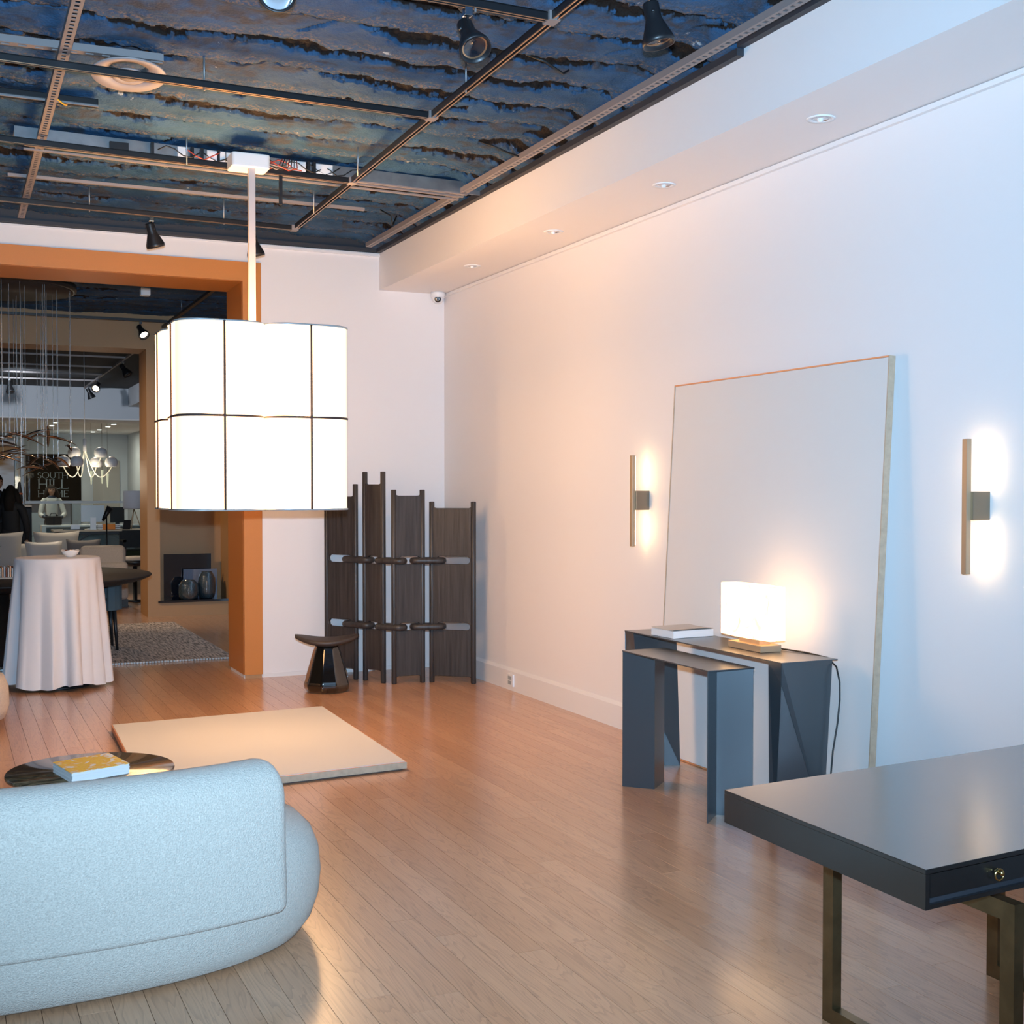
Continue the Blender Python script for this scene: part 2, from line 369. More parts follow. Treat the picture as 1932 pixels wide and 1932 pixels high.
def rrect(x0, x1, y0, y1, r, n=6):
    out = []
    for cx, cy, a0 in ((x1 - r, y0 + r, -90), (x1 - r, y1 - r, 0), (x0 + r, y1 - r, 90), (x0 + r, y0 + r, 180)):
        for i in range(n + 1):
            a = math.radians(a0 + 90 * i / n); out.append((cx + r * math.cos(a), cy + r * math.sin(a)))
    return out

# ------------------------------------------------------------------ numpy value noise
TAB = np.random.rand(64, 256, 256)
def vnoise(x, y, seed):
    t = TAB[seed % 64]; xi = np.floor(x).astype(int); yi = np.floor(y).astype(int); fx = x - xi; fy = y - yi
    fx = fx * fx * (3 - 2 * fx); fy = fy * fy * (3 - 2 * fy)
    a = t[xi % 256, yi % 256]; b = t[(xi + 1) % 256, yi % 256]; c = t[xi % 256, (yi + 1) % 256]; d = t[(xi + 1) % 256, (yi + 1) % 256]
    return (a * (1 - fx) + b * fx) * (1 - fy) + (c * (1 - fx) + d * fx) * fy - .5
def fbm(x, y, seed, o=4):
    r = 0; a = 1
    for i in range(o): r = r + a * vnoise(x * 2 ** i + 7 * i, y * 2 ** i + 3 * i, seed + i); a *= .5
    return r
def ss(a, b, t):
    u = np.clip((t - a) / (b - a), 0, 1); return u * u * (3 - 2 * u)

def grid_mesh(name, xs, ys, Z, m):
    nx, ny = len(xs), len(ys); X, Y = np.meshgrid(xs, ys)
    co = np.stack([X, Y, Z], -1).reshape(-1, 3).astype(np.float32)
    i = np.arange(nx - 1); j = np.arange(ny - 1); I, J = np.meshgrid(i, j); a = (J * nx + I).ravel()
    q = np.stack([a, a + nx, a + nx + 1, a + 1], -1).astype(np.int32)
    me = bpy.data.meshes.new(name); me.vertices.add(len(co)); me.vertices.foreach_set('co', co.ravel())
    me.loops.add(q.size); me.loops.foreach_set('vertex_index', q.ravel()); me.polygons.add(len(q))
    me.polygons.foreach_set('loop_start', np.arange(0, q.size, 4, dtype=np.int32)); me.update(calc_edges=True); me.validate()
    me.materials.append(m); o = bpy.data.objects.new(name, me); COL.objects.link(o); ORG[o.name] = Vector((0, 0, 0)); return o

def rib_height(X, Y, depth=1.0, pitch=.370, off=.0, crackw=1.0):
    edge = .10 * fbm(X * 1.1, Y * .8, 3, 3) + .05 * fbm(X * 5, Y * 3, 9, 3) + .035 * fbm(X * 26, Y * 22, 15, 3)
    p = (Y + off + edge) / pitch; row = np.floor(p); t = p - row
    amp = np.clip(.024 * (.8 + 1.2 * fbm(X * 1.7 + row * 5.3, row * 3.1, 20, 2)), .008, .05)
    z = -amp * ss(.05, .72, t)
    wb = np.clip(.25 + .48 * fbm(X * 2.1 + row * 7.7, row * 2.3, 26, 3), .0, .40) * crackw
    jag = .15 * fbm(X * 34, Y * 30, 50, 3)
    crack = (t < wb + jag) & (t > -.01) & (wb > .004)
    r = vnoise(X * 2.3 + Y * 2.0 + row * 11.7, Y * 1.0 + row * 4.1, 31) + .02 * fbm(X * 30, Y * 30, 53, 2)
    tl = .30 + .45 * (vnoise(X * 1.3 + row * 3, row * 9.1, 35) + .5)
    tear = (np.abs(r) < .019 * (1 + 3 * fbm(X * 12, Y * 12, 12, 2))) & (t < tl)
    crack = crack | tear
    z = z + np.where(crack, .03 + .02 * fbm(X * 30, Y * 30, 60, 2), 0)
    z = z + .014 * fbm(X * 7, Y * 7, 40, 3) + .010 * fbm(X * 38, Y * 38, 44, 2) * ss(.45, .8, t)
    patch = ss(.02, .06, fbm(X * 3.2 + row, Y * 4.5, 56, 2)) * (t < .6)
    wear = np.stack([crack.astype(float), ss(.62, .86, t), patch, np.ones_like(t)], -1)
    return z * depth, wear
def set_wear(o, wear):
    a = o.data.color_attributes.new('wear', 'FLOAT_COLOR', 'POINT'); a.data.foreach_set('color', wear.reshape(-1).astype(np.float32))

# ================================================================== SETTING
XR, YB = 4.03, 10.33          # right wall plane, far wall plane
ZS, ZC = 3.285, 3.60          # soffit underside, white wall top
XL, YF = -4.6, -3.0
# floor: dark sub-base with separate boards
fl = struct(MB().box(XL - .2, 6.5, YF - .2, 36, -.06, -.016), 'floor', M['under'])
PW = .1
plank_mesh = {}
def plank(L):
    if L not in plank_mesh:
        g_ = .0008; b = MB(); x0, x1, y0, y1 = g_, PW - g_, g_, L - g_; c = .0001
        vs = [(x0, y0, -.018), (x1, y0, -.018), (x1, y1, -.018), (x0, y1, -.018), (x0, y0, -c), (x1, y0, -c), (x1, y1, -c), (x0, y1, -c),
              (x0 + c, y0 + c, 0), (x1 - c, y0 + c, 0), (x1 - c, y1 - c, 0), (x0 + c, y1 - c, 0)]
        fs = [(0, 1, 5, 4), (1, 2, 6, 5), (2, 3, 7, 6), (3, 0, 4, 7), (4, 5, 9, 8), (5, 6, 10, 9), (6, 7, 11, 10), (7, 4, 8, 11), (8, 9, 10, 11)]
        b.add(vs, fs); plank_mesh[L] = b.mesh('plank', M['oak'])
    return plank_mesh[L]
rp = random.Random(3)
stuffb = MB(); cnt = 0
for i in range(-46, 65):
    x = .048 + i * PW
    if x > XR + .0 and x > 6.3: continue
    y = YF - rp.random() * 1.6
    near = .0 < x < XR - .02
    while y < 31:
        L = rp.choice([1.0, 1.3, 1.6, 1.9, 2.2])
        # wedge the camera sees: first-room boards are separate parts
        vis = near and y + L > 2.7 and y < 10.9 and x > (y + L) * .0 and x < (y + L) * .93 + .4 and cnt < 300
        if vis and L + y > 2.9:
            o = bpy.data.objects.new('plank', plank(L)); COL.objects.link(o); o.location = (x, y, 0); o.parent = fl; cnt += 1
        elif y < 31 and not (x > XR and y < 10.4):
            g_ = .0008; z = 0
            stuffb.add([(x + g_, y + g_, z), (x + PW - g_, y + g_, z), (x + PW - g_, y + L - g_, z), (x + g_, y + L - g_, z),
                        (x + g_, y + g_, -.017), (x + PW - g_, y + g_, -.017), (x + PW - g_, y + L - g_, -.017), (x + g_, y + L - g_, -.017)],
                       [(0, 1, 2, 3), (0, 4, 5, 1), (1, 5, 6, 2), (2, 6, 7, 3), (3, 7, 4, 0)])
        y += L
o = stuffb.build('planks', M['oak'], fl); o['kind'] = 'stuff'

struct(MB().box(XR, XR + .12, YF, YB + .3, 0, 4.0), 'wall_right', M['white'])
struct(MB().box(XL - .12, XL, YF, 36, 0, 4.0), 'wall_left', M['darkwall'])
struct(MB().box(XL, -4.0, YF - .12, YF, 0, 4).box(3.4, XR, YF - .12, YF, 0, 4).box(-4, 3.4, YF - .12, YF, 3.2, 4).box(-4, 3.4, YF - .12, YF, 0, .2), 'wall_front', M['white'])
fb = MB()
for x in (-4, -1.55, .9, 3.34): fb.box(x, x + .06, YF - .1, YF - .03, .2, 3.2)
fb.box(-4, 3.4, YF - .1, YF - .03, .2, .27).box(-4, 3.4, YF - .1, YF - .03, 3.13, 3.2)
struct(fb, 'window_1', M['black'])
# far wall with the portal
DX0, DX1, DZ = -2.3, 2.25, 3.285
struct(MB().box(DX1, XR, YB, YB + .55, 0, ZC).box(XL, DX0, YB, YB + .55, 0, ZC).box(DX0, DX1, YB, YB + .55, DZ, ZC), 'wall_back', M['white'])
struct(MB().box(XL, XR, YB, YB + .55, ZC, 3.95), 'trim_4', M['blackedge'])
struct(MB().box(XR - .59, XR + .02, 4.95, YB, 3.604, 3.9).box(XR - .59, XR + .02, YF, 4.95, 3.64, 3.9), 'trim_8', M['plaster'])
# copper-painted portal lining
d = struct(MB().box(DX1 - .004, DX1 + .148, YB - .028, YB, 0.03, DZ + .152).box(DX0 - .148, DX0 + .004, YB - .028, YB, .03, DZ + .152).box(DX0 + .004, DX1 - .004, YB - .028, YB, DZ - .004, DZ + .152),
           'door_1', M['orange'])
ORG['door_1'] = Vector((0, 0, 0))
MB().box(DX1 - .006, DX1 + .002, YB, YB + .6, .03, DZ).build('jamb_lining', M['orange'], d)
MB().box(DX0 - .002, DX0 + .006, YB, YB + .6, .03, DZ).build('jamb_lining', M['orange'], d)
MB().box(DX0, DX1, YB, YB + .6, DZ - .006, DZ + .002).build('head_lining', M['orange'], d)
MB().box(DX1 + .004, DX1 + .14, YB - .022, YB + .5, 0, .03).build('plinth', M['brown'], d)
# soffit with black upper lip and a higher step near the front
struct(MB().box(XR - .6, XR, 4.93, YB, ZS, ZC).box(XR - .6, XR, YF, 4.93, ZS, 3.637), 'trim_2', M['white'])
struct(MB().box(XR - .025, XR, YF, YB, ZS - .028, ZS - .004).box(XR - .012, XR, YF, YB, ZS - .004, ZS), 'trim_1', M['trim'])
struct(MB().box(DX1 + .12, XR - .6, YB - .02, YB, 3.567, 3.59).box(DX0, DX1 + .12, YB - .008, YB, 3.585, 3.598), 'trim_3', M['trim'])
struct(MB().box(XL, XR - .6, YB - .05, YB - .004, ZC + .002, ZC + .03).box(XR - .64, XR - .602, 4.93, YB - .05, ZC - .005, ZC + .03).box(XR - .64, XR - .602, YF, 4.93, 3.632, 3.66), 'trim_5', M['blackedge'])
bb = MB().add([(XR, YF, 0), (XR - .022, YF, 0), (XR - .022, YF, .15), (XR, YF, .172), (XR, YB, 0), (XR - .022, YB, 0), (XR - .022, YB, .15), (XR, YB, .172)],
              [(0, 1, 2, 3), (4, 7, 6, 5), (1, 5, 6, 2), (2, 6, 7, 3), (0, 4, 5, 1)])
struct(bb, 'baseboard_right', M['trim'])
struct(MB().box(DX1 + .15, XR - .022, YB - .012, YB, 0, .035), 'baseboard_back', M['trim'])

# ceilings: sprayed ribbed deck
xs = np.unique(np.concatenate([np.linspace(XL, -.2, 60), np.arange(-.2, XR - .55, .0105)]))
ys = np.unique(np.concatenate([np.linspace(YF, 3.6, 90), np.arange(3.6, YB + .08, .0100)]))
X, Y = np.meshgrid(xs, ys)
hz_, wr_ = rib_height(X, Y); ce = grid_mesh('ceiling', xs, ys, np.maximum(3.715 + hz_ - .075 * ss(XR - .84, XR - .595, X), np.where(Y < 4.95, 3.655, 3.628)), M['plaster']); set_wear(ce, wr_); ce['kind'] = 'structure'
xs = np.arange(-3.0, 4.0, .03); ys = np.arange(YB + .55, 15.8, .022); X, Y = np.meshgrid(xs, ys)
hz_, wr_ = rib_height(X, Y, .8, .48, crackw=.8); c2 = grid_mesh('ceiling', xs, ys, 3.70 + hz_, M['plaster']); set_wear(c2, wr_); c2['kind'] = 'structure'

# second room
Y2, Y3 = 15.74, 16.35
w = MB().box(DX1, 2.40, Y2, Y3, 0, 3.95).box(2.40, 3.24, Y2, Y3, 0, .17).box(2.40, 3.24, Y2, Y3, 2.4, 3.95).box(3.24, 6, Y2, Y3, 0, 3.95)
w.box(-3, DX1, Y2, Y3, 3.275, 3.95).box(2.40, 3.24, Y3 - .1, Y3, .17, 2.4).box(-5, -3, Y2, Y3, 0, 3.95)
struct(w, 'wall_second', M['brown'])
struct(MB().box(5.5, 5.6, YB + .55, Y2, 0, 3.95), 'wall_second_right', M['brown'])
struct(MB().box(2.37, 3.27, Y2 - .025, Y3 - .1, .172, .20), 'trim_6', M['blackgloss'])
# third room and the office beyond the glass
struct(MB().box(XL, 6, Y3, 27, 3.62, 3.7), 'ceiling', M['darkceil'])
struct(MB().box(4.3, 4.4, Y3, 36, 0, 3.7), 'wall_third_right', M['dimwall'])
struct(MB().box(XR - .6, 4.3, Y3, 26.5, 3.25, 3.62), 'trim_7', M['dimwall'])
struct(MB().box(XL, 4.3, 26.5, 27.0, 3.0, 3.62), 'wall_header', M['dimwall'])
struct(MB().box(XL, 4.3, 26.5, 36, 2.975, 3.0), 'ceiling', M['white'])
struct(MB().box(XL, 4.3, 33.5, 33.6, 0, 3.0), 'wall_office', M['dimwall'])
# glass partition
gp = thing('glass_partition', (1.4, 27.6, 0), 'frameless glass office partition with pale horizontal frosted band', 'partition')
MB().box(1.50, 4.28, 27.595, 27.605, 0.02, 2.97).build('pane', M['glass'], gp)
MB().box(1.43, 1.485, 27.57, 27.63, 0, 2.97).build('post', M['rail'], gp)
MB().box(1.50, 4.28, 27.57, 27.592, 1.275, 1.325).build('band', M['rail'], gp)
MB().box(-1.5, 1.42, 27.595, 27.605, 0.02, 2.97).build('pane', M['glass'], gp)
MB().box(1.14, 1.16, 27.57, 27.63, 0, 2.97).build('post', M['rail'], gp)

# ================================================================== FIRST ROOM: overhead
TZ0, TZ1 = 3.535, 3.568
def rail_piece(p, q, w=.036):
    p = Vector((*p, 0)); q = Vector((*q, 0)); d_ = (q - p).normalized(); n = Vector((-d_.y, d_.x, 0)); b = MB()
    def strip(o0, o1, z0, z1):
        a = [p + n * o0, p + n * o1, q + n * o1, q + n * o0]; b.prism([(v.x, v.y) for v in a], z0, z1)
    strip(-w / 2, w / 2, TZ1 - .006, TZ1); strip(-w / 2, -w / 2 + .004, TZ0, TZ1); strip(w / 2 - .004, w / 2, TZ0, TZ1)
    strip(-w / 2 + .004, -w / 2 + .011, TZ0, TZ0 + .004); strip(w / 2 - .011, w / 2 - .004, TZ0, TZ0 + .004)
    strip(-.002, .002, TZ0 + .008, TZ1)
    return b
def sheen_strip(p, q, o0):  # warm floor reflection on the rail lips, put in as copper strips
    p = Vector((*p, 0)); q = Vector((*q, 0)); d_ = (q - p).normalized(); n = Vector((-d_.y, d_.x, 0))
    a = [p + n * (o0 - .0028), p + n * (o0 + .0028), q + n * (o0 + .0028), q + n * (o0 - .0028)]
    return MB().prism([(v.x, v.y) for v in a], TZ0 - .0012, TZ0 + .003)
tg = thing('track_rail_grid', (2.38, 7, TZ1), 'black track lighting rails joined in a grid under the ribbed ceiling', 'track')
def LX(y): return 2.442 + (y - 9.377) * (.092 / 4.6)
segs = [((LX(9.30), 9.30), (LX(2.5), 2.5))]
CR = [(9.377, -3.2, -.06), (7.797, -3.2, -.055), (6.27, -3.2, -.01), (4.768, -3.2, -.01)]
for y0, xe, sl in CR: segs.append(((LX(y0) - .03, y0 - .002), (xe, y0 + (xe - LX(y0)) * (.058 if y0 > 7 else .015))))
for p, q in segs:
    r_ = rail_piece(p, q).build('rail', M['black'], tg)
    for s_ in (-.0105, .0105): sheen_strip(p, q, s_).build('lip_sheen', M['copperstrip'], r_)
for y0, *_ in CR:
    MB().box(LX(y0) - .03, LX(y0) + .022, y0 - .035, y0 + .035, TZ0 - .003, TZ1 + .002).build('connector', M['channel'], tg)
for rx, ry in ((1.18, 6.25), (1.35, 7.72), (.95, 9.30), (2.37, 7.55), (2.41, 8.72), (2.36, 5.75), (.2, 7.68), (2.0, 4.77), (.1, 9.24), (1.9, 9.34)):
    MB().tube([(rx, ry, TZ0 - .012), (rx, ry, 3.80)], .005, 6).build('suspension_rod', M['galv'], tg)

def slotted(name, p, q, w, lab, rot=0, z=3.6, pitch=.0476, mat_=None, flange=.035, hz=.019):
    p = Vector((*p, 0)); q = Vector((*q, 0)); L = (q - p).length; t = thing(name, (p.x, p.y, z), lab, 'channel')
    b = MB(); x = w / 2; h = w * .20
    b.box(-x, -h, 0, L, 0, .002).box(h, x, 0, L, 0, .002)
    n = int(L / pitch)
    for i in range(n): b.box(-h, h, i * pitch, i * pitch + pitch - hz * 1.25, 0, .002)
    b.box(-x, -x + .002, 0, L, .002, flange).box(x - .002, x, 0, L, .002, flange)
    a = math.atan2(q.y - p.y, q.x - p.x) - PI / 2
    lo_ = bpy.data.objects.new('channel_lining', MB().box(-x + .003, x - .003, 0, L, flange - .004, flange - .002).mesh('channel_lining', M['blackedge'])); COL.objects.link(lo_); lo_.parent = t; lo_.rotation_euler = (0, 0, a); ORG[lo_.name] = Vector((p.x, p.y, z))  # black sheet standing in for the shade behind the slots
    o = bpy.data.objects.new('channel_web', b.mesh('channel_web', mat_ or M['channel'])); COL.objects.link(o); o.parent = t; o.rotation_euler = (0, 0, a); ORG[o.name] = Vector((p.x, p.y, z))
    return t
a_ = slotted('slotted_channel', (.543, 10.1), (.52, 3.2), .05, 'taupe slotted steel channel on the left side of the ceiling, above the round vent')
b_ = slotted('slotted_channel', (3.26, 10.1), (3.275, 3.2), .05, 'long slotted steel channel running beside the white soffit')
c_ = slotted('slotted_channel', (-.6, 6.40), (.995, 6.32), .05, 'short slotted steel channel crossing behind the round ceiling vent', z=3.655, hz=.03, pitch=.075)

# round air diffuser
vd = thing('ceiling_vent', (.842, 6.394, 3.60), 'round taupe air diffuser of concentric rings hanging under the ceiling', 'vent')
MB().lathe([(.105, .035), (.11, .03), (.178, .0), (.18, -.004), (.176, -.008), (.10, .012), (.092, .03)], (.842, 6.394, 3.60), 48, cap=False).build('outer_ring', M['vent'], vd)
MB().lathe([(.03, .02), (.07, .0), (.083, -.012), (.080, -.016), (.055, -.006), (.02, .012)], (.842, 6.394, 3.60), 40, cap=False).build('middle_ring', M['vent'], vd)
MB().lathe([(.001, .012), (.03, .004), (.05, -.012), (.047, -.017), (.02, -.016), (.001, -.016)], (.842, 6.394, 3.60), 32, cap=False).build('centre_disc', M['vent'], vd)
MB().lathe([(.088, .06), (.088, .02)], (.842, 6.394, 3.60), 32, cap=False).build('neck', M['galv'], vd)
vd.rotation_euler = (-.15, 0, 0)

# long galvanised fixture channel with drivers
gx = thing('strip_light_housing', (1.9, 8.03, 3.62), 'long galvanised strip light housing with white drivers above the pendant', 'light housing')
def gy(x): return 7.947 + (x - .392) * .053
def slab(x0, x1, o0, o1, z0, z1): return MB().prism([(x0, gy(x0) + o0), (x1, gy(x1) + o0), (x1, gy(x1) + o1), (x0, gy(x0) + o1)], z0, z1)
slab(.39, 3.4, -.10, -.09, 3.60, 3.68).build('side_plate', M['galv'], gx)
slab(.39, 3.4, -.09, .10, 3.66, 3.665).build('tray', M['galv'], gx)
for o0 in (-.092, -.02, .075):
    r_ = slab(.45, 3.3, o0, o0 + .025, 3.594, 3.604).build('lip', M['channel'], gx)
for i, x in enumerate((1.32, 1.50, 1.62, 2.02, 2.20)):
    MB().box(x, x + (.06 if i == 0 else .11), gy(x) - .14, gy(x) - .10, 3.60, 3.665).build('driver', M['plastic'], gx)
for x in (1.16, 1.40, 1.46, 2.14, 2.18, 1.56):
    MB().box(x, x + .018, gy(x) - .147, gy(x) - .09, 3.585, 3.672).build('strap', M['black'], gx)
MB().box(.92, 1.03, gy(1) - .135, gy(1) - .1, 3.59, 3.65).build('junction_box', M['black'], gx)
rw = random.Random(5)
for k in range(9):
    x = 1.2 + .13 * k; y = gy(x) - .13
    pts = [(x + .05 * j, y - .02 * rw.random(), 3.63 + .03 * math.sin(j * 1.3 + k)) for j in range(6)]
    MB().tube(pts, .004, 5).build('wire', M['wire_red'] if k % 4 == 1 else M['wire_black'], gx)
MB().box(1.74, 1.77, gy(1.75) - .15, gy(1.75) - .14, 3.65, 3.665).build('tag', M['spec_yellow'], gx)
tag(MB().prism([(.40, 8.90), (2.85, 8.915), (2.85, 8.945), (.40, 8.93)], 3.63, 3.65).build('metal_strip', M['channel'], org=(1.6, 8.92, 3.64)), 'thin taupe metal strip running across the ceiling nearest the far wall', 'rail')
bf = thing('metal_batten', (.3, 7.2, 3.64), 'short black metal batten ending beside the left slotted channel', 'batten')
MB().box(-.8, .78, 7.13, 7.20, 3.645, 3.68).build('body', M['black'], bf, bevel=.004)
MB().box(-.8, .78, 7.128, 7.136, 3.635, 3.645).build('edge', M['channel'], bf)
MB().tube([(.62, 7.16, 3.635), (.60, 7.1, 3.62), (.56, 7.05, 3.63), (.52, 7.02, 3.66)], .005, 6).build('wire', M['spec_yellow'], bf)
# loose hanging cables near soffit
for i, (pts, lab) in enumerate((([(2.62, 5.6, 3.70), (2.70, 5.55, 3.66), (2.83, 5.62, 3.64), (2.9, 5.7, 3.69)], 'black cable looped out of the ceiling between track and soffit'),
                                ([(3.0, 7.1, 3.70), (3.05, 7.0, 3.65), (3.15, 7.0, 3.62), (3.25, 7.05, 3.62)], 'thin brown cable drooping beside the soffit channel'),
                                ([(3.05, 9.15, 3.70), (3.1, 9.05, 3.64), (3.13, 9.1, 3.58), (3.17, 9.12, 3.66)], 'small dark cable loop at the far end of the soffit'))):
    tag(MB().tube(pts, .006, 6).build('ceiling_cable', M['wire_black'], org=pts[0]), lab, 'cable')
# wires dangling right of the pendant canopy
wt = thing('wire_bundle', (1.9, 7.78, 3.6), 'red and black wires spilling beside the pendant canopy', 'wires')
for k in range(7):
    a0 = (1.80 + .01 * k, 7.72, 3.60 - .008 * (k % 3)); a1 = (1.86 + .02 * k, 7.74, 3.56 + .01 * (k % 2)); a2 = (1.92 + .02 * k, 7.76, 3.585); a3 = (1.95 + .015 * k, 7.78, 3.64)
    MB().tube([a0, a1, a2, a3], .0035, 5).build('wire', (M['wire_red'], M['wire_black'], M['channel'])[k % 3], wt)
MB().box(1.935, 1.955, 7.80, 7.815, 3.36, 3.58).build('strap', M['black'], wt)

# ------------------------------------------------------------------ track spotlights
def spotlight(loc, aim, lab, r=.066, lit=False, lit_mat=None, sc=1.0, group=None, loc_in_rail=True):
    """adapter hangs from loc (underside of rail), bell-shaped head aims along aim"""
    x, y, z = loc; t = thing('track_spotlight', loc, lab, 'spotlight', group); A = Vector(aim).normalized()
    MB().box(x - .017, x + .017, y - .017, y + .017, z - .035, z).build('adapter', M['chrome'], t, bevel=.003)
    piv = Vector((x, y, z - .095 * sc)); side = A.cross(Vector((0, 0, 1)))
    side = side.normalized() if side.length > .05 else Vector((1, 0, 0))
    MB().tube([(x, y, z - .03), piv + Vector((0, 0, .03)), piv + side * .03 * sc + Vector((0, 0, .01)), piv + side * .033 * sc], .007, 8).build('bracket', M['black'], t)
    c = piv - A * .05 * sc; R = r * sc
    MB().lathe([(.001, 0), (R * .46, 0), (R * .50, .006), (R * .50, .065 * sc), (R * .58, .08 * sc), (R * .96, .145 * sc), (R, .155 * sc), (R, .172 * sc), (R * .93, .172 * sc), (R * .8, .155 * sc)], c, 28, A, cap=False).build('head', M['black'], t)
    MB().lathe([(R * .9, .158 * sc), (R * .72, .152 * sc), (R * .70, .152 * sc)], c, 28, A, cap=False).build('trim_ring', M['copperstrip'], t)
    MB().lathe([(.001, .140 * sc), (R * .5, .142 * sc), (R * .72, .150 * sc)], c, 24, A, cap=False).build('lens', lit_mat or (M['bulb'] if lit else M['blackgloss']), t)
    return t
spotlight((1.375, 9.315, 3.53), (.30, .22, -.95), 'black track spotlight hanging left of the pendant stem near the far wall')
spotlight((2.118, 9.355, 3.53), (.25, .2, -.95), 'black track spotlight just right of the pendant stem near the far wall')
spotlight((1.961, 4.76, 3.53), (.05, -.60, -.80), 'black track spotlight with copper ring facing down, left of the rail junction')
spotlight((2.62, 4.40, 3.575), (.18, -.1, -.97), 'black track spotlight right of the rail junction, nearest the soffit')
light('spot_wash', 'SPOT', (2.66, 4.45, 3.39), 25, (1, .75, .5), .04, (3.4, 4.3, 0), 60, .8)
# round adjustable lamp whose open bulb faces the camera
rl = thing('round_ceiling_lamp', (1.215, 4.78, 3.53), 'round black ceiling lamp with clear bulb at the top edge of the picture', 'lamp')
c = Vector((1.20, 4.86, 3.50)); A = (Vector((0, 0, CAM_Z)) - c + Vector((0, 1.3, -1.6))).normalized()
MB().lathe([(.001, -.07), (.05, -.07), (.074, -.05), (.076, 0), (.072, .004), (.066, 0), (.066, -.01)], c, 36, A, cap=False).build('housing', M['black'], rl)
MB().lathe([(.001, -.045), (.03, -.042), (.055, -.025), (.064, -.004)], c, 32, A, cap=False).build('reflector', M['chrome'], rl)
MB().lathe([(.001, .004), (.012, 0), (.019, -.012), (.015, -.03), (.008, -.04)], c, 20, A, cap=False).build('bulb', M['plastic'], rl)
MB().tube([(1.215, 4.78, 3.54), (1.21, 4.80, 3.52), tuple(c - A * .06)], .012, 8).build('bracket', M['black'], rl)

# recessed downlights in the soffit
for i, (y, lab) in enumerate(((4.72, 'recessed soffit downlight, nearest the right edge of the picture'), (6.106, 'recessed soffit downlight, second from the front'),
                              (7.511, 'recessed soffit downlight, third from the front'), (8.92, 'recessed soffit downlight closest to the corner camera'))):
    t = thing('recessed_downlight', (3.712, y, ZS), lab, 'downlight')
    MB().lathe([(.036, .012), (.042, -.002), (.062, -.006), (.066, -.002), (.066, .0)], (3.712, y, ZS), 36, cap=False).build('trim_ring', M['plastic'], t)
    MB().lathe([(.001, .006), (.03, .004), (.038, -.001)], (3.712, y, ZS - .002), 28, cap=False).build('reflector', M['chrome'], t)
    MB().ball((3.712, y + .005, ZS - .004), .014, 12, 8).build('bulb', M['plastic'], t)
# dome security camera
sc_ = thing('security_camera', (3.93, 10.22, ZS), 'small white dome security camera in the ceiling corner', 'camera')
MB().lathe([(.062, 0), (.064, -.015), (.060, -.045), (.056, -.05)], (3.935, 10.235, ZS), 32).build('housing', M['plastic'], sc_)
MB().ball((3.935, 10.235, ZS - .05), .052, 24, 14).build('eyeball', M['plastic'], sc_)
A = Vector((-.36, -.90, -.22)).normalized(); c = Vector((3.935, 10.235, ZS - .055)) + A * .046
MB().lathe([(.001, .006), (.02, .006), (.028, .003), (.030, -.004)], c, 28, A).build('lens', M['blackgloss'], sc_)
MB().lathe([(.008, .008), (.011, .010), (.013, .008)], c, 20, A, cap=False).build('lens_ring', M['galv'], sc_)
# wall outlet in the baseboard
so = thing('wall_outlet', (XR - .022, 8.85, .08), 'white electrical outlet set in the baseboard of the right wall', 'outlet')
MB().box(XR - .036, XR - .022, 8.79, 8.90, .035, .13).build('cover_plate', M['plastic'], so, bevel=.002)
MB().box(XR - .038, XR - .035, 8.815, 8.875, .050, .078).box(XR - .038, XR - .035, 8.815, 8.875, .087, .115).build('socket', M['ring'], so)

# ------------------------------------------------------------------ PENDANT LANTERN
PX, PY = 1.698, 7.62; Z0, Z1 = 1.452, 2.525
pn = thing('pendant_lantern', (PX, PY, 3.55), 'large glowing four-lobed fabric pendant lantern on a white stem', 'pendant light')
can = MB()
can.prism([(p[0], p[1]) for p in rrect(PX - .105, PX + .125, PY - .05, PY + .12, .02)], 3.515, 3.60)
can.build('canopy', M['plastic'], pn, bevel=.006)
MB().box(PX - .0, PX + .04, PY - .02, PY + .02, Z1 - .02, 3.52).build('stem', M['stem'], pn, bevel=.003)
hw = .252
for sx in (-1, 1):
    for sy in (-1, 1):
        cx, cy = PX + sx * .251, PY + sy * .251
        pr = rrect(cx - hw, cx + hw, cy - hw, cy + hw, .15, 8)
        b = MB(); n = len(pr)
        vs = [(x, y, z) for z in (Z0, Z1) for x, y in pr]
        b.add(vs, [(i, (i + 1) % n, n + (i + 1) % n, n + i) for i in range(n)], True)
        k = len(b.f)
        b.add([(cx + (x - cx) * .97, cy + (y - cy) * .97, Z0 + .008) for x, y in pr], [tuple(range(n))])
        sh = b.build('shade', M['shade'], pn)
        for z, nm in ((Z1, 'top_ring'), (Z0, 'bottom_ring')):
            MB().tube([(x, y, z) for x, y in rrect(cx - hw - .001, cx + hw + .001, cy - hw - .001, cy + hw + .001, .15, 8)], .006, 6, closed=True).build(nm, M['ring'], sh)
        zm = (Z0 + Z1) / 2
        MB().tube([(x, y, zm) for x, y in rrect(cx - hw - .001, cx + hw + .001, cy - hw - .001, cy + hw + .001, .15, 8)], .007, 6, closed=True).build('seam', M['seam'], sh)
        e = hw + .0025
        for dx, dy in ((0, -e), (0, e), (-e, 0), (e, 0)):
            if (dx and (dx > 0) != (sx > 0)) or (dy and (dy > 0) != (sy > 0)): continue
            MB().tube([(cx + dx, cy + dy, Z0), (cx + dx, cy + dy, Z1)], .0075, 6).build('seam', M['seam'], sh)
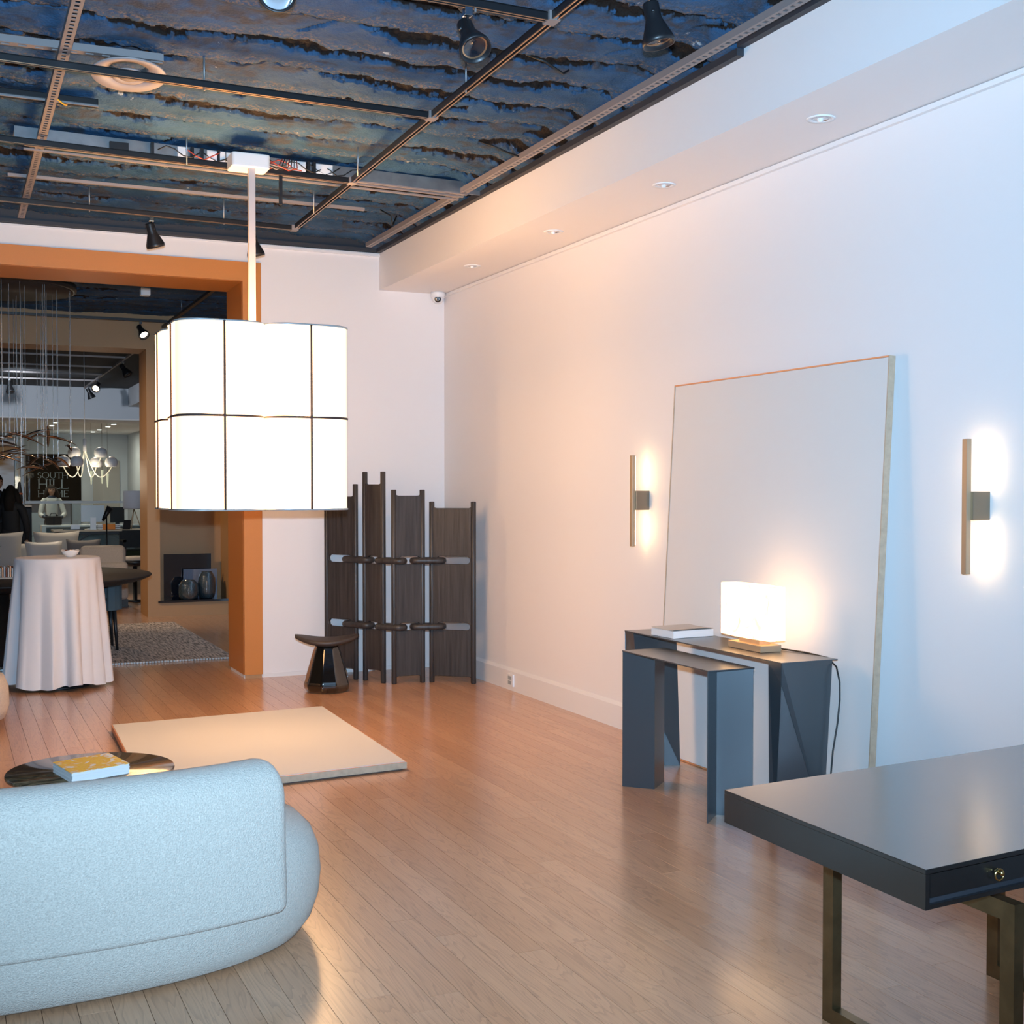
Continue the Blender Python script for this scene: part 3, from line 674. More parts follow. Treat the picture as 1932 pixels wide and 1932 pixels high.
# ------------------------------------------------------------------ FRAMED PANEL leaning on the right wall
ar = thing('leaning_panel', (3.88, 5.48, 0), 'very large off-white panel in a thin tan frame leaning on the right wall', 'panel')
th = math.atan(.115 / 2.19); ct, st = math.cos(th), math.sin(th)
def lean(x, z): return (3.862 + x * ct + z * st, z * ct - x * st + .035 * st)
def lbox(x0, x1, y0, y1, z0, z1, ya=0):
    vs = []
    for z in (z0, z1):
        for y in (y0, y1):
            for x in (x0, x1): a, b_2 = lean(x, z); vs.append((a, y, b_2))
    return MB().add(vs, [(0, 2, 3, 1), (4, 5, 7, 6), (0, 1, 5, 4), (2, 6, 7, 3), (0, 4, 6, 2), (1, 3, 7, 5)])
AY0, AY1, AH = 4.548, 6.415, 2.19
lbox(.004, .03, AY0 + .008, AY1 - .008, .008, AH - .008).build('canvas', M['canvas'], ar)
for a in ((AY0, AY0 + .007, 0, AH), (AY1 - .007, AY1, 0, AH)): lbox(0, .036, *a).build('frame_stile', M['ash'], ar)
lbox(0, .036, AY0 + .007, AY1 - .007, AH - .007, AH).build('frame_rail', M['copperedge'], ar)
lbox(0, .036, AY0 + .007, AY1 - .007, 0, .007).build('frame_rail', M['copperedge'], ar)

# ------------------------------------------------------------------ flat panel lying on the floor
fp = thing('floor_panel', (1.7, 7.5, 0), 'large cream panel with copper edge lying flat on the floor under the pendant', 'panel')
q = [(.962, 8.385), (1.62, 6.50), (2.333, 6.575), (2.405, 8.515)]
q = [(.966, 8.40), (.905, 6.45), (2.338, 6.575), (2.402, 8.512)]
qb = [(.985, 8.38), (.925, 6.47), (2.32, 6.595), (2.385, 8.495)]
MB().prism(q, .008, .046).build('edge_frame', M['copperedge'], fp, bevel=.002)
MB().prism([(x + (1.65 - x) * .010, y + (7.5 - y) * .008) for x, y in q], .04, .0485).build('surface', M['panel'], fp)
MB().prism([(q[1][0], q[1][1] - .0015), (q[2][0] - .001, q[2][1] - .0015), (q[2][0] - .001, q[2][1]), (q[1][0], q[1][1])], .009, .045).build('front_edge', M['ash'], fp)
MB().prism(qb, 0, .008).build('underside', M['blackedge'], fp)

# ------------------------------------------------------------------ WALL SCONCES
for y, lab in ((6.82, 'slim brass bar wall sconce glowing left of the leaning panel'), (4.01, 'slim brass bar wall sconce glowing at the right of the leaning panel')):
    t = thing('wall_sconce', (XR, y, 1.5), lab, 'wall light')
    MB().box(XR - .095, XR, y - .028, y + .028, 1.44, 1.56).build('wall_block', M['taupe'], t, bevel=.002)
    MB().box(XR - .118, XR - .093, y - .014, y + .014, 1.212, 1.782).build('bar', M['brushed'], t, bevel=.0015)
    for z0, z1 in ((1.222, 1.436), (1.564, 1.772)):
        MB().box(XR - .0925, XR - .0895, y - .009, y + .009, z0, z1).build('light_strip', M['led'], t)

# ------------------------------------------------------------------ CONSOLE TABLES
def console(name, lab, x0, x1, y0, y1, h, folds):
    t = thing(name, ((x0 + x1) / 2, (y0 + y1) / 2, 0), lab, 'console table')
    MB().box(x0, x1, y0, y1, h - .006, h).build('tabletop', M['steel'], t)
    for leg in folds:
        b = MB()
        for poly in leg: b.plate(poly, .005)
        b.build('leg', M['steel'], t)
    return t
h = .714
def V(a, b, c_): return [[(*a, 0), (*b, 0), (*b, h), (*a, h)], [(*b, 0), (*c_, 0), (*c_, h), (*b, h)]]
console('console_table', 'smaller dark steel console table with V-folded legs, standing in front', 3.245, 3.507, 4.93, 5.748, .72,
        [V((3.247, 5.742), (3.366, 5.618), (3.50, 5.742)), V((3.247, 4.934), (3.372, 5.05), (3.505, 4.936))])
h2 = .762
def twist(y, s):
    T2 = (3.515, y, h2); T3 = (3.832, y + .035 * s, h2); T1 = (3.515, y + .10 * s, h2)
    P = (3.515, y + .002 * s, h2 - .10); BL = (3.56, y + .105 * s, 0); BR = (3.745, y - .015 * s, 0); B1 = (3.55, y + .135 * s, 0)
    return [[T2, T1, B1, BL, P], [T2, P, BR, T3], [P, BL, BR]]
far_leg = [[(3.515, 6.188, h2), (3.515, 6.09, h2), (3.60, 6.10, 0), (3.60, 6.13, 0), (3.515, 6.186, h2 - .10)], [(3.515, 6.188, h2), (3.832, 6.155, h2), (3.79, 6.04, 0), (3.515, 6.186, h2 - .10)], [(3.515, 6.186, h2 - .10), (3.79, 6.04, 0), (3.60, 6.13, 0)]]
console('console_table', 'larger dark steel console table with diagonally folded legs, against the leaning panel', 3.512, 3.835, 4.726, 6.19, .768,
        [twist(4.728, 1), far_leg])
# book on the console
bk = thing('book', (3.65, 5.8, .768), 'thick white softcover book lying on the larger console table', 'book')
B0 = [(3.545, 5.722), (3.815, 5.745), (3.80, 5.965), (3.535, 5.935)]
MB().prism(B0, .7695, .808).build('page_block', M['paper'], bk)
cv = MB(); n = 10; vs = []
for j in range(n + 1):
    u = j / n; a = Vector((*B0[0], 0)).lerp(Vector((*B0[3], 0)), u); b2 = Vector((*B0[1], 0)).lerp(Vector((*B0[2], 0)), u); z = .8085 + .005 * (abs(2 * u - 1) ** 2)
    vs += [(a.x, a.y, z), (b2.x, b2.y, z), (a.x, a.y, z + .0015), (b2.x, b2.y, z + .0015)]
fs = []
for j in range(n):
    k = j * 4; fs += [(k, k + 1, k + 5, k + 4), (k + 2, k + 6, k + 7, k + 3), (k, k + 4, k + 6, k + 2), (k + 1, k + 3, k + 7, k + 5)]
cv.add(vs, fs).build('cover', M['greycover'], bk)
# alabaster lamp
al = thing('table_lamp', (3.70, 5.18, .768), 'glowing alabaster block lamp on a brass base on the console', 'lamp')
MB().box(3.625, 3.748, 5.045, 5.325, .769, .803).build('base', M['brushed'], al, bevel=.002)
MB().box(3.655, 3.72, 5.10, 5.27, .803, .828).build('neck', M['brushed'], al)
b = MB(); pr = []
for i in range(9): u = i / 8; pr.append((3.640 - .018 * math.sin(PI * u), 5.415 - .42 * u))
for i in range(9): u = i / 8; pr.append((3.735 + .018 * math.sin(PI * u), 4.995 + .42 * u))
b.prism(pr, .828, 1.092).build('stone_shade', M['alab'], al, bevel=.004)
MB().tube([(3.79, 5.1, .775), (3.825, 4.95, .772), (3.835, 4.80, .765), (3.835, 4.735, .73), (3.835, 4.71, .66), (3.832, 4.705, .58), (3.815, 4.70, .47), (3.785, 4.695, .34), (3.765, 4.69, .18), (3.755, 4.685, .01)], .004, 6).build('power_cord', M['wire_black'], al)

# ------------------------------------------------------------------ DESK
dk = thing('writing_desk', (2.7, 2.7, 0), 'black wooden writing desk with bronze sled legs at the lower right', 'desk')
ZT, ZB = .685, .589
A0 = Vector((2.068, 2.229, 0)); A1 = Vector((2.082, 3.074, 0)); ex = Vector((.9958, .0925, 0)); LD = 1.62
def dpt(u, v): p = A0 + ex * u + (A1 - A0) * v; return (p.x, p.y)   # u metres along, v 0..1 deep
dw = lambda u0, u1, v0, v1: [dpt(u0, v0), dpt(u1, v0), dpt(u1, v1), dpt(u0, v1)]
MB().prism(dw(0, LD, 0, 1), ZT - .012, ZT).build('desktop', M['desk'], dk, bevel=.0012)
MB().prism(dw(.0, .014, 0, 1), ZB, ZT - .012).build('side_panel', M['desk'], dk)
MB().prism(dw(LD - .014, LD, 0, 1), ZB, ZT - .012).build('side_panel', M['desk'], dk)
MB().prism(dw(.014, LD - .014, .985, 1), ZB, ZT - .012).build('back_panel', M['desk'], dk)
MB().prism(dw(.014, LD - .014, .0, .985), ZB, ZB + .011).build('bottom_rail', M['desk'], dk)
MB().prism(dw(.014, LD - .014, .012, .02), ZB + .011, ZT - .012).build('inner_board', M['blackedge'], dk)
for i in range(2):
    u0 = .018 + i * .80; dr = MB().prism(dw(u0, u0 + .775, .003, .5), ZB + .026, ZT - .0145).build('drawer', M['desk'], dk)
    kb = Vector((*dpt(u0 + (.225 if i == 0 else .40), .0), ZT - .040)) + Vector((0, -.001, 0))
    MB().lathe([(.0085, 0), (.0085, .003), (.004, .006), (.004, .014), (.0065, .016), (.0065, .02), (.002, .022)], kb, 16, (0, -1, 0)).build('knob', M['brass'], dr)
    pts = [kb + Vector((math.sin(a) * .0135, -.009, -.006 - math.cos(a) * .0135)) for a in [2 * PI * k / 24 for k in range(24)]]
    MB().tube(pts, .0024, 8, closed=True).build('ring_pull', M['brass'], dr)
def sled(ux, vfar, vnear):
    P = lambda u, v: (u, v)
    c0 = Vector((ux, vfar, 0)); c1 = Vector((ux + .002, vnear, 0)); dv = (c1 - c0).normalized(); nx = Vector((.035, .003, 0)); b = MB()
    def bar(p, q, z0, z1):
        b.prism([(p.x, p.y), (q.x, q.y), (q.x + nx.x, q.y + nx.y), (p.x + nx.x, p.y + nx.y)], z0, z1)
    bar(c0, c0 + dv * .045, 0, .56); bar(c1 - dv * .045, c1, 0, .56)
    bar(c0 + dv * .045, c1 - dv * .045, 0, .045); bar(c0 + dv * .045, c1 - dv * .045, .513, .56)
    for p in (c0 + dv * .12, c1 - dv * .12): b.box(p.x + .008, p.x + .028, p.y - .02, p.y + .02, .56, ZB + .003)
    b.build('leg', M['bronze'], dk)
sled(2.352, 2.958, 2.235); sled(3.052, 3.012, 2.30)

# ------------------------------------------------------------------ FOLDING SCREEN
fs_ = thing('folding_screen', (3.4, 9.6, 0), 'dark stained wooden screen of four boards chained by oval wooden links', 'screen')
def fillet_board(w, zb, zt, ztp, slots, rpost):
    """outline in (u,z): board between posts, concave fillets at both ends"""
    r = .035; x0, x1 = rpost * .6, w - rpost * .6; out = []
    # bottom edge (arches up between the feet), left to right
    out.append((x0, zb - r))
    for i in range(7): a = PI - PI / 2 * i / 6; out.append((x0 + rpost * .6 + r + r * math.cos(a), zb - r + r * math.sin(a)))
    for i in range(7): a = PI / 2 - PI / 2 * i / 6; out.append((x1 - rpost * .6 - r + r * math.cos(a), zb - r + r * math.sin(a)))
    out.append((x1, zb - r)); out.append((x1, zt + r))
    for i in range(7): a = -PI / 2 * i / 6; out.append((x1 - rpost * .6 - r + r * math.cos(a), zt + r + r * math.sin(a)))
    for i in range(7): a = -PI / 2 - PI / 2 * i / 6; out.append((x0 + rpost * .6 + r + r * math.cos(a), zt + r + r * math.sin(a)))
    out.append((x0, zt + r))
    holes = []
    for u0, u1, zc, hh in slots:
        rr = hh / 2; hl = []
        for i in range(9): a = PI / 2 + PI * i / 8; hl.append((u0 + rr + rr * math.cos(a), zc + rr * math.sin(a)))
        for i in range(9): a = -PI / 2 + PI * i / 8; hl.append((u1 - rr + rr * math.cos(a), zc + rr * math.sin(a)))
        holes.append(hl)
    return out, holes
def panel(pa, pb, zt, zcut, zbot, s0, s1):
    pa = Vector((*pa, 0)); pb = Vector((*pb, 0)); w = (pb - pa).length; ang = math.atan2(pb.y - pa.y, pb.x - pa.x); rp_ = .0215
    out, holes = fillet_board(w, zbot, zcut, zt, [(w * s0, w * s1, .997, .062), (w * s0, w * s1, .462, .062)], rp_)
    cu = bpy.data.curves.new('board', 'CURVE'); cu.dimensions = '2D'; cu.fill_mode = 'BOTH'; cu.extrude = .009; cu.bevel_depth = .004; cu.bevel_resolution = 1; cu.offset = -.004
    for lp in [out] + holes:
        sp = cu.splines.new('POLY'); sp.points.add(len(lp) - 1); sp.use_cyclic_u = True
        for p, (u, z) in zip(sp.points, lp): p.co = (u, z, 0, 1)
    tmp = bpy.data.objects.new('tmp', cu); COL.objects.link(tmp)
    dg = bpy.context.evaluated_depsgraph_get(); me = bpy.data.meshes.new_from_object(tmp.evaluated_get(dg)); bpy.data.objects.remove(tmp)
    me.materials.clear(); me.materials.append(M['blackwood'])
    o = bpy.data.objects.new('board', me); COL.objects.link(o)
    base = ORG[fs_.name]
    mt = Matrix.Translation(pa - base) @ Matrix.Rotation(ang, 4, 'Z') @ Matrix.Rotation(PI / 2, 4, 'X')
    me.transform(mt); o.parent = fs_; ORG[o.name] = base
    for u in (rp_ * .9, w - rp_ * .9):
        p = pa + (pb - pa).normalized() * u
        MB().lathe([(rp_ * .85, 0), (rp_, .006), (rp_, zt - .004), (rp_ * .85, zt)], (p.x, p.y, 0), 16).build('post', M['blackwood'], o)
    return pa, pb, w
P4 = panel((2.895, 10.17), (3.088, 9.885), 1.612, 1.51, .09, .14, .86)
P3 = panel((3.125, 9.835), (3.228, 9.60), 1.712, 1.61, .10, .24, .76)
P2 = panel((3.262, 9.53), (3.540, 9.518), 1.566, 1.518, .062, .2, .86)
P1 = panel((3.582, 9.515), (3.886, 9.272), 1.47, 1.418, .055, .165, .885)
def link_(p, q, z, hz=.040):
    p = Vector((*p, z)); q = Vector((*q, z)); d_ = (q - p).normalized(); n = Vector((-d_.y, d_.x, 0)) * hz; pts = []
    for i in range(9): a = PI / 2 + PI * i / 8; pts.append(p + d_ * hz * math.cos(a) + n * math.sin(a))
    for i in range(9): a = -PI / 2 + PI * i / 8; pts.append(q + d_ * hz * math.cos(a) + n * math.sin(a))
    return MB().tube(pts, .026, 12, closed=True)
for z in (.997, .462):
    link_((3.045, 9.955), (3.138, 9.79), z - .004).build('link', M['blackwood'], fs_)
    link_((3.222, 9.635), (3.325, 9.527), z - .004).build('link', M['blackwood'], fs_)
    link_((3.48, 9.52), (3.64, 9.468), z - .004).build('link', M['blackwood'], fs_)

# ------------------------------------------------------------------ STOOL
SX, SY = 2.695, 9.42
stl = thing('stool', (SX, SY, 0), 'glossy bronze ceramic stool with brown saddle seat, beside the folding screen', 'stool')
prof = [(.125, 0), (.155, .006), (.172, .025), (.176, .055), (.165, .10), (.105, .315), (.092, .345), (.088, .36)]
b = MB(); n = 72; vs = []
for r_, z in prof:
    for k in range(n):
        a = 2 * PI * k / n; fc = (a * 9 / (2 * PI)) % 1.0; rr = r_ * (math.cos(PI / 9) / math.cos((fc - .5) * 2 * PI / 9)) * 1.04
        vs.append((SX + rr * math.cos(a), SY + rr * math.sin(a), z))
fs = [(i * n + k, i * n + (k + 1) % n, (i + 1) * n + (k + 1) % n, (i + 1) * n + k) for i in range(len(prof) - 1) for k in range(n)]
b.add(vs, fs + [tuple(range(n))[::-1], tuple((len(prof) - 1) * n + k for k in range(n))], True).build('base', M['glaze'], stl)
b = MB(); vs = []; fs = []; nr = 10; n = 40; rx = .248; ry = .17; cr_, sr_ = math.cos(-.35), math.sin(-.35)
def saddle(k, j, top):
    a = 2 * PI * k / n; r_ = j / nr; u, v = r_ * math.cos(a), r_ * math.sin(a)
    zt = .416 + .032 * u * u - .012 * v * v
    z = zt if top else zt - (.060 - .034 * r_ ** 3)
    if top and j == nr: z -= .004
    return (SX + rx * u * cr_ - ry * v * sr_, SY + rx * u * sr_ + ry * v * cr_, z)
for top in (True, False):
    k0 = len(vs); vs.append(saddle(0, 0, top))
    for j in range(1, nr + 1):
        for k in range(n): vs.append(saddle(k, j, top))
    for k in range(n): fs.append((k0, k0 + 1 + k, k0 + 1 + (k + 1) % n))
    for j in range(nr - 1):
        for k in range(n): fs.append((k0 + 1 + j * n + k, k0 + 1 + j * n + (k + 1) % n, k0 + 1 + (j + 1) * n + (k + 1) % n, k0 + 1 + (j + 1) * n + k))
o1 = 1 + (nr - 1) * n; o2 = 1 + nr * n + 1 + (nr - 1) * n
for k in range(n): fs.append((o1 + k, o1 + (k + 1) % n, o2 + (k + 1) % n, o2 + k))
b.add(vs, fs, True).build('seat', M['leather'], stl)

# ------------------------------------------------------------------ SOFA
sf = thing('sofa', (.2, 4.45, 0), 'pale blue-white boucle sofa seen from behind at the lower left', 'sofa')
def sup(t, a, b_2, e=2.3, c=(.18, 4.45)):
    ca, sa = math.cos(t), math.sin(t)
    return (c[0] + a * math.copysign(abs(ca) ** (2 / e), ca), c[1] + b_2 * math.copysign(abs(sa) ** (2 / e), sa))
n = 120; b = MB(); rings = []
for da, z in ((-.11, .012), (-.075, .008), (-.05, .02), (-.012, .07), (.012, .14), (.02, .22), (.012, .30), (-.012, .36), (-.05, .40), (-.12, .422), (-.30, .43), (-.48, .432)):
    rings.append([(*sup(2 * PI * k / n, 1.025 + da, .545 + da * (.8 if da > -.2 else 1)), z) for k in range(n)])
vs = [v for R in rings for v in R]; m_ = len(rings)
fs = [(i * n + k, i * n + (k + 1) % n, (i + 1) * n + (k + 1) % n, (i + 1) * n + k) for i in range(m_ - 1) for k in range(n)] + [tuple(range(n))[::-1], tuple((m_ - 1) * n + k for k in range(n))]
b.add(vs, fs, True).build('seat_base', M['sofa'], sf)
# backrest: rounded slab following the outline
ts = np.linspace(math.radians(205), math.radians(313.2), 60); b = MB(); sec = []
sw, z0, z1, rr = .22, .186, .676, .085
for p in rrect(0, sw, z0, z1, rr, 6): sec.append(p)
sec = []
for (cx, cz, a0, r_) in ((sw - .06, z0 + .06, -90, .06), (sw - .1, z1 - .1, 0, .1), (.095, z1 - .095, 90, .095), (.022, z0 + .022, 180, .022)):
    for i in range(7): a = math.radians(a0 + 90 * i / 6); sec.append((cx + r_ * math.cos(a), cz + r_ * math.sin(a)))
cS = (sum(p[0] for p in sec) / len(sec), sum(p[1] for p in sec) / len(sec)); ns = len(sec)
allr = []
# end rounding: shrink the section toward its centre over the last centimetres
path = [Vector((*sup(t, 1.185, .582), 0)) for t in ts]
Ls = [0]
for i in range(1, len(path)): Ls.append(Ls[-1] + (path[i] - path[i - 1]).length)
tot = Ls[-1]; er = .055
def at_len(s_):
    s_ = min(max(s_, 0), tot); i = max(j for j in range(len(Ls)) if Ls[j] <= s_ + 1e-9); i = min(i, len(Ls) - 2)
    u = (s_ - Ls[i]) / (Ls[i + 1] - Ls[i]); p = path[i].lerp(path[i + 1], u); t = (path[i + 1] - path[i]).normalized()
    return p, Vector((-t.y, t.x, 0))   # inward normal (ccw outline)
stations = [er * (1 - math.cos(PI / 2 * i / 6)) for i in range(7)] + list(np.linspace(er, tot - er, 46))[1:-1] + [tot - er + er * math.sin(PI / 2 * i / 6) for i in range(7)]
for s_ in stations:
    e_ = min(s_, tot - s_); k_ = 0 if e_ >= er else er - math.sqrt(max(0, er * er - (er - e_) ** 2)); p, nn = at_len(s_); R = []
    for (u, z) in sec:
        du, dz = u - cS[0], z - cS[1]; u2 = cS[0] + math.copysign(max(abs(du) - k_, .0005), du); z2 = cS[1] + math.copysign(max(abs(dz) - k_, .0005), dz)
        lean_ = (z - z0) * .03
        R.append((p.x + nn.x * (u2 + lean_), p.y + nn.y * (u2 + lean_), z2))
    allr.append(R)
vs = [v for R in allr for v in R]; mR = len(allr)
fs = [(i * ns + k, i * ns + (k + 1) % ns, (i + 1) * ns + (k + 1) % ns, (i + 1) * ns + k) for i in range(mR - 1) for k in range(ns)] + [tuple(range(ns))[::-1], tuple((mR - 1) * ns + k for k in range(ns))]
b.add(vs, fs, True).build('backrest', M['sofa'], sf)

# ------------------------------------------------------------------ COFFEE TABLE + BOOKS
ct_ = thing('coffee_table', (.564, 5.65, 0), 'round brown marble coffee table behind the pale sofa', 'coffee table')
MB().lathe([(.001, .338), (.335, .338), (.348, .343), (.35, .352), (.346, .36), (.001, .36)], (.564, 5.65, 0), 96).build('tabletop', M['stonetop'], ct_)
MB().lathe([(.20, 0), (.20, .012), (.05, .02), (.045, .33), (.12, .338)], (.564, 5.65, 0), 48).build('pedestal', M['bronze'], ct_)
BC = [(.456, 5.395), (.712, 5.496), (.664, 5.765), (.405, 5.647)]
BC = [(.462, 5.40), (.706, 5.497), (.650, 5.760), (.408, 5.655)]
z = .3605
for i, (lab) in enumerate(('white book at the bottom of the stack on the round coffee table', 'white book in the middle of the stack on the coffee table', 'book with yellow painted cover on top of the coffee table stack')):
    cx = sum(p[0] for p in BC) / 4; cy = sum(p[1] for p in BC) / 4; rz = (.0, .012, 0)[i]
    P = [(cx + (x - cx) * math.cos(rz) - (y - cy) * math.sin(rz), cy + (x - cx) * math.sin(rz) + (y - cy) * math.cos(rz)) for x, y in BC]
    t = thing('book', (cx, cy, z), lab, 'book', 'books stacked on the coffee table')
    MB().prism([(cx + (x - cx) * .985, cy + (y - cy) * .985) for x, y in P], z + .001, z + .0125).build('page_block', M['paper'], t)
    MB().prism(P, z, z + .0012).build('back_cover', M['trim'], t)
    MB().prism(P, z + .0123, z + .0137).build('cover', M['cover'] if i == 2 else M['trim'], t)
    z += .0140

# ------------------------------------------------------------------ POUF at the left edge
pf = MB().lathe([(.001, .03), (.36, .03), (.43, .06), (.455, .14), (.45, .26), (.42, .335), (.34, .372), (.001, .385)], (-.075, 8.98, 0), 64)
pf_ = thing('pouf', (-.075, 8.98, 0), 'rounded beige upholstered pouf cut by the left edge of the picture', 'pouf')
pf.build('cushion', M['cream'], pf_)
MB().lathe([(.001, 0), (.38, 0), (.38, .035), (.001, .035)], (-.075, 8.98, 0), 48).build('plinth', M['black'], pf_)

# ------------------------------------------------------------------ COCKTAIL TABLE with cloth
TX, TY, TZ = .812, 10.56, 1.03
tb = thing('cocktail_table', (TX, TY, 0), 'tall round cocktail table standing in the doorway under the white cloth', 'table')
MB().lathe([(.001, TZ - .03), (.30, TZ - .03), (.305, TZ - .015), (.30, TZ - .004), (.001, TZ - .004)], (TX, TY, 0), 48).build('tabletop', M['plastic'], tb)
MB().lathe([(.24, 0), (.24, .015), (.04, .03), (.035, TZ - .03), (.1, TZ - .03)], (TX, TY, 0), 32).build('pedestal', M['black'], tb)
n = 288; rings = []; prof = [(.001, 0), (.1, 0), (.2, 0), (.28, 0), (.31, 0), (.317, -.002), (.3215, -.008), (.324, -.018), (.326, -.035)]
vs = []; rc = random.Random(11)
ph = [rc.random() * 6.28 for _ in range(6)]
def fold(a):  # uneven soft folds
    return .55 * math.sin(11 * a + ph[0] + .8 * math.sin(2 * a + ph[1])) + .3 * math.sin(17 * a + ph[2] + .7 * math.sin(3 * a + ph[3])) + .2 * math.sin(6 * a + ph[4])
rows = prof + [(None, i / 26) for i in range(1, 27)]
for r_, s_ in rows:
    for k in range(n):
        a = 2 * PI * k / n
        if r_ is not None: rr, z = r_, TZ + s_
        else:
            f_ = fold(a); amp = .062 * s_ ** .7; base = .326 + .062 * s_
            rr = base + amp * f_; z = TZ - .035 - s_ * (TZ - .035 - .018 - .028 * math.sin(2 * a + .9) ** 2 - .012 * abs(f_))
            aa = a + .03 * s_ * math.sin(22 * a + ph[5]); vs.append((TX + rr * math.cos(aa), TY + rr * math.sin(aa), z)); continue
        vs.append((TX + rr * math.cos(a), TY + rr * math.sin(a), z))
fs = [(i * n + k, i * n + (k + 1) % n, (i + 1) * n + (k + 1) % n, (i + 1) * n + k) for i in range(len(rows) - 1) for k in range(n)]
tc_ = MB().add(vs, fs, True).build('tablecloth', M['linen'], org=(TX, TY, TZ))
tag(tc_, 'white floor-length cloth draped in folds over the tall round table', 'tablecloth')
bw = thing('bowl', (.905, 10.50, TZ), 'small white wavy-rimmed bowl on the tall clothed table', 'bowl')
b = MB(); n = 32; vs = []; prof = [(.022, 0), (.035, .006), (.052, .022), (.062, .042), (.066, .052), (.062, .052), (.05, .026), (.03, .012), (.001, .010)]
for r_, z in prof:
    for k in range(n):
        a = 2 * PI * k / n; zz = z + (.007 * math.sin(3 * a) if z > .04 else 0); vs.append((.905 + r_ * 1.05 * math.cos(a), 10.50 + r_ * math.sin(a), TZ + .001 + zz))
b.add(vs, [(i * n + k, i * n + (k + 1) % n, (i + 1) * n + (k + 1) % n, (i + 1) * n + k) for i in range(len(prof) - 1) for k in range(n)], True).build('vessel', M['bowl'], bw)
for k in range(6): MB().ball((.905 + .03 * math.cos(k * 1.1), 10.50 + .03 * math.sin(k * 1.1), TZ + .042 + .006 * (k % 2)), .013, 10, 6).build('sweet', (M['rust'], M['brass'], M['plastic'])[k % 3], bw)

# ================================================================== SECOND ROOM
rg = thing('rug', (1.2, 13.3, 0), 'taupe woven wool rug with pale stitched edge in the second room', 'rug')
MB().box(-1.6, 2.44, 11.60, 15.0, .001, .014).build('pile', M['rug'], rg, bevel=.004)
b = MB()
for k in range(150): x = -1.58 + k * .0268; b.box(x, x + .014, 11.583, 11.603, .002, .017)
e = b.build('edge_binding', M['ring'], rg); e['kind'] = 'stuff'
# dining table
DXc, DYc = .36, 12.62
dt = thing('dining_table', (DXc, DYc, 0), 'large round dark wood dining table behind the clothed table', 'table')
MB().lathe([(.001, .66), (1.30, .69), (1.40, .715), (1.46, .742), (1.47, .752), (1.46, .762), (.001, .765)], (DXc, DYc, 0), 96).build('tabletop', M['darkwood'], dt)
MB().lathe([(.48, .015), (.48, .05), (.46, .07), (.46, .66)], (DXc - .3, DYc - .55, 0), 48).build('pedestal', M['darkwood'], dt)
# dining chair
dc = thing('dining_chair', (1.42, 12.62, 0), 'pale blue dining chair with slender dark legs beside the dark round table', 'chair')
CX, CY = 1.36, 12.75
b = MB(); pts = rrect(CX - .20, CX + .14, CY - .20, CY + .20, .08, 5); b.prism(pts, .40, .49).build('seat', M['teal'], dc, bevel=.02, seg=3)
b = MB()
for i in range(9):
    a = math.radians(-70 + 140 * i / 8); a1 = math.radians(-70 + 140 * (i + 1) / 8)
    if i < 8: b.prism([(CX - .02 + .20 * math.cos(a), CY + .22 * math.sin(a)), (CX - .02 + .235 * math.cos(a), CY + .255 * math.sin(a)), (CX - .02 + .235 * math.cos(a1), CY + .255 * math.sin(a1)), (CX - .02 + .20 * math.cos(a1), CY + .22 * math.sin(a1))], .40, .66)
b.build('backrest', M['teal'], dc)
for sx in (-.16, .12):
    for sy in (-.17, .17):
        MB().tube([(CX + sx, CY + sy, .41), (CX + sx * 1.2, CY + sy * 1.15, .015)], .022, 10, r1=.013).build('leg', M['black'], dc)
# crate of magazines on the dining table
cr2 = thing('magazine_rack', (.45, 12.2, .765), 'light wicker rack of magazines on the dark round table', 'rack')
MB().box(.15, .62, 12.05, 12.35, .766, .78).build('tray', M['ash'], cr2)
for k in range(9): MB().box(.44 + k * .016, .45 + k * .016, 12.08, 12.3, .78, .86 + .008 * (k % 3), rz=.05).build('magazine', (M['greycover'], M['copperedge'], M['paper'], M['rust'])[k % 4], cr2)
MB().box(.15, .42, 12.07, 12.33, .78, .865).build('box', M['cream'], cr2, bevel=.005)
# plant tip at the left edge
pt = thing('potted_plant', (.33, 12.0, .765), 'dark leaved plant on the dark table at the left edge of the picture', 'plant')
MB().lathe([(.06, 0), (.08, .01), (.085, .12), (.07, .12)], (.30, 11.93, .766), 24).build('pot', M['black'], pt)
for k in range(9):
    a = k * .7; u = Vector((math.cos(a), math.sin(a), .5 + .3 * (k % 3))).normalized(); p = Vector((.30, 11.93, .87)); q2 = p + u * (.17 + .015 * k); s_ = u.cross(Vector((0, 0, 1))).normalized() * .022
    MB().add([p, p.lerp(q2, .5) + s_ + Vector((0, 0, .01)), q2, p.lerp(q2, .5) - s_ + Vector((0, 0, .01)), p.lerp(q2, .5) + Vector((0, 0, .02))], [(0, 1, 4), (1, 2, 4), (2, 3, 4), (3, 0, 4)], True).build('leaf', M['leaf'], pt)

# niche objects
npn = tag(MB().box(2.50, 3.09, 16.12, 16.14, .201, .75).build('dark_picture_panel', M['blackgloss'], org=(2.77, 15.99, .201)), 'tall black glossy panel leaning in the brown niche', 'panel')
tag(MB().box(2.73, 3.15, 16.04, 16.055, .201, .56).build('slate_picture_panel', M['slate'], org=(2.9, 15.94, .201)), 'smaller slate blue glossy panel leaning in the niche', 'panel')
def vase(x, y, r, h_, lab):
    t = thing('glass_vase', (x, y, .2), lab, 'vase')
    MB().lathe([(r * .6, .201), (r * .85, .21), (r, .2 + h_ * .25), (r * 1.02, .2 + h_ * .5), (r * .97, .2 + h_ * .78), (r * .72, .2 + h_ * .95), (r * .6, .2 + h_), (r * .66, .2 + h_ + .006), (r * .56, .2 + h_ + .004), (r * .5, .2 + h_ * .9)], (x, y, 0), 40, cap=False).build('body', M['smoke'], t)
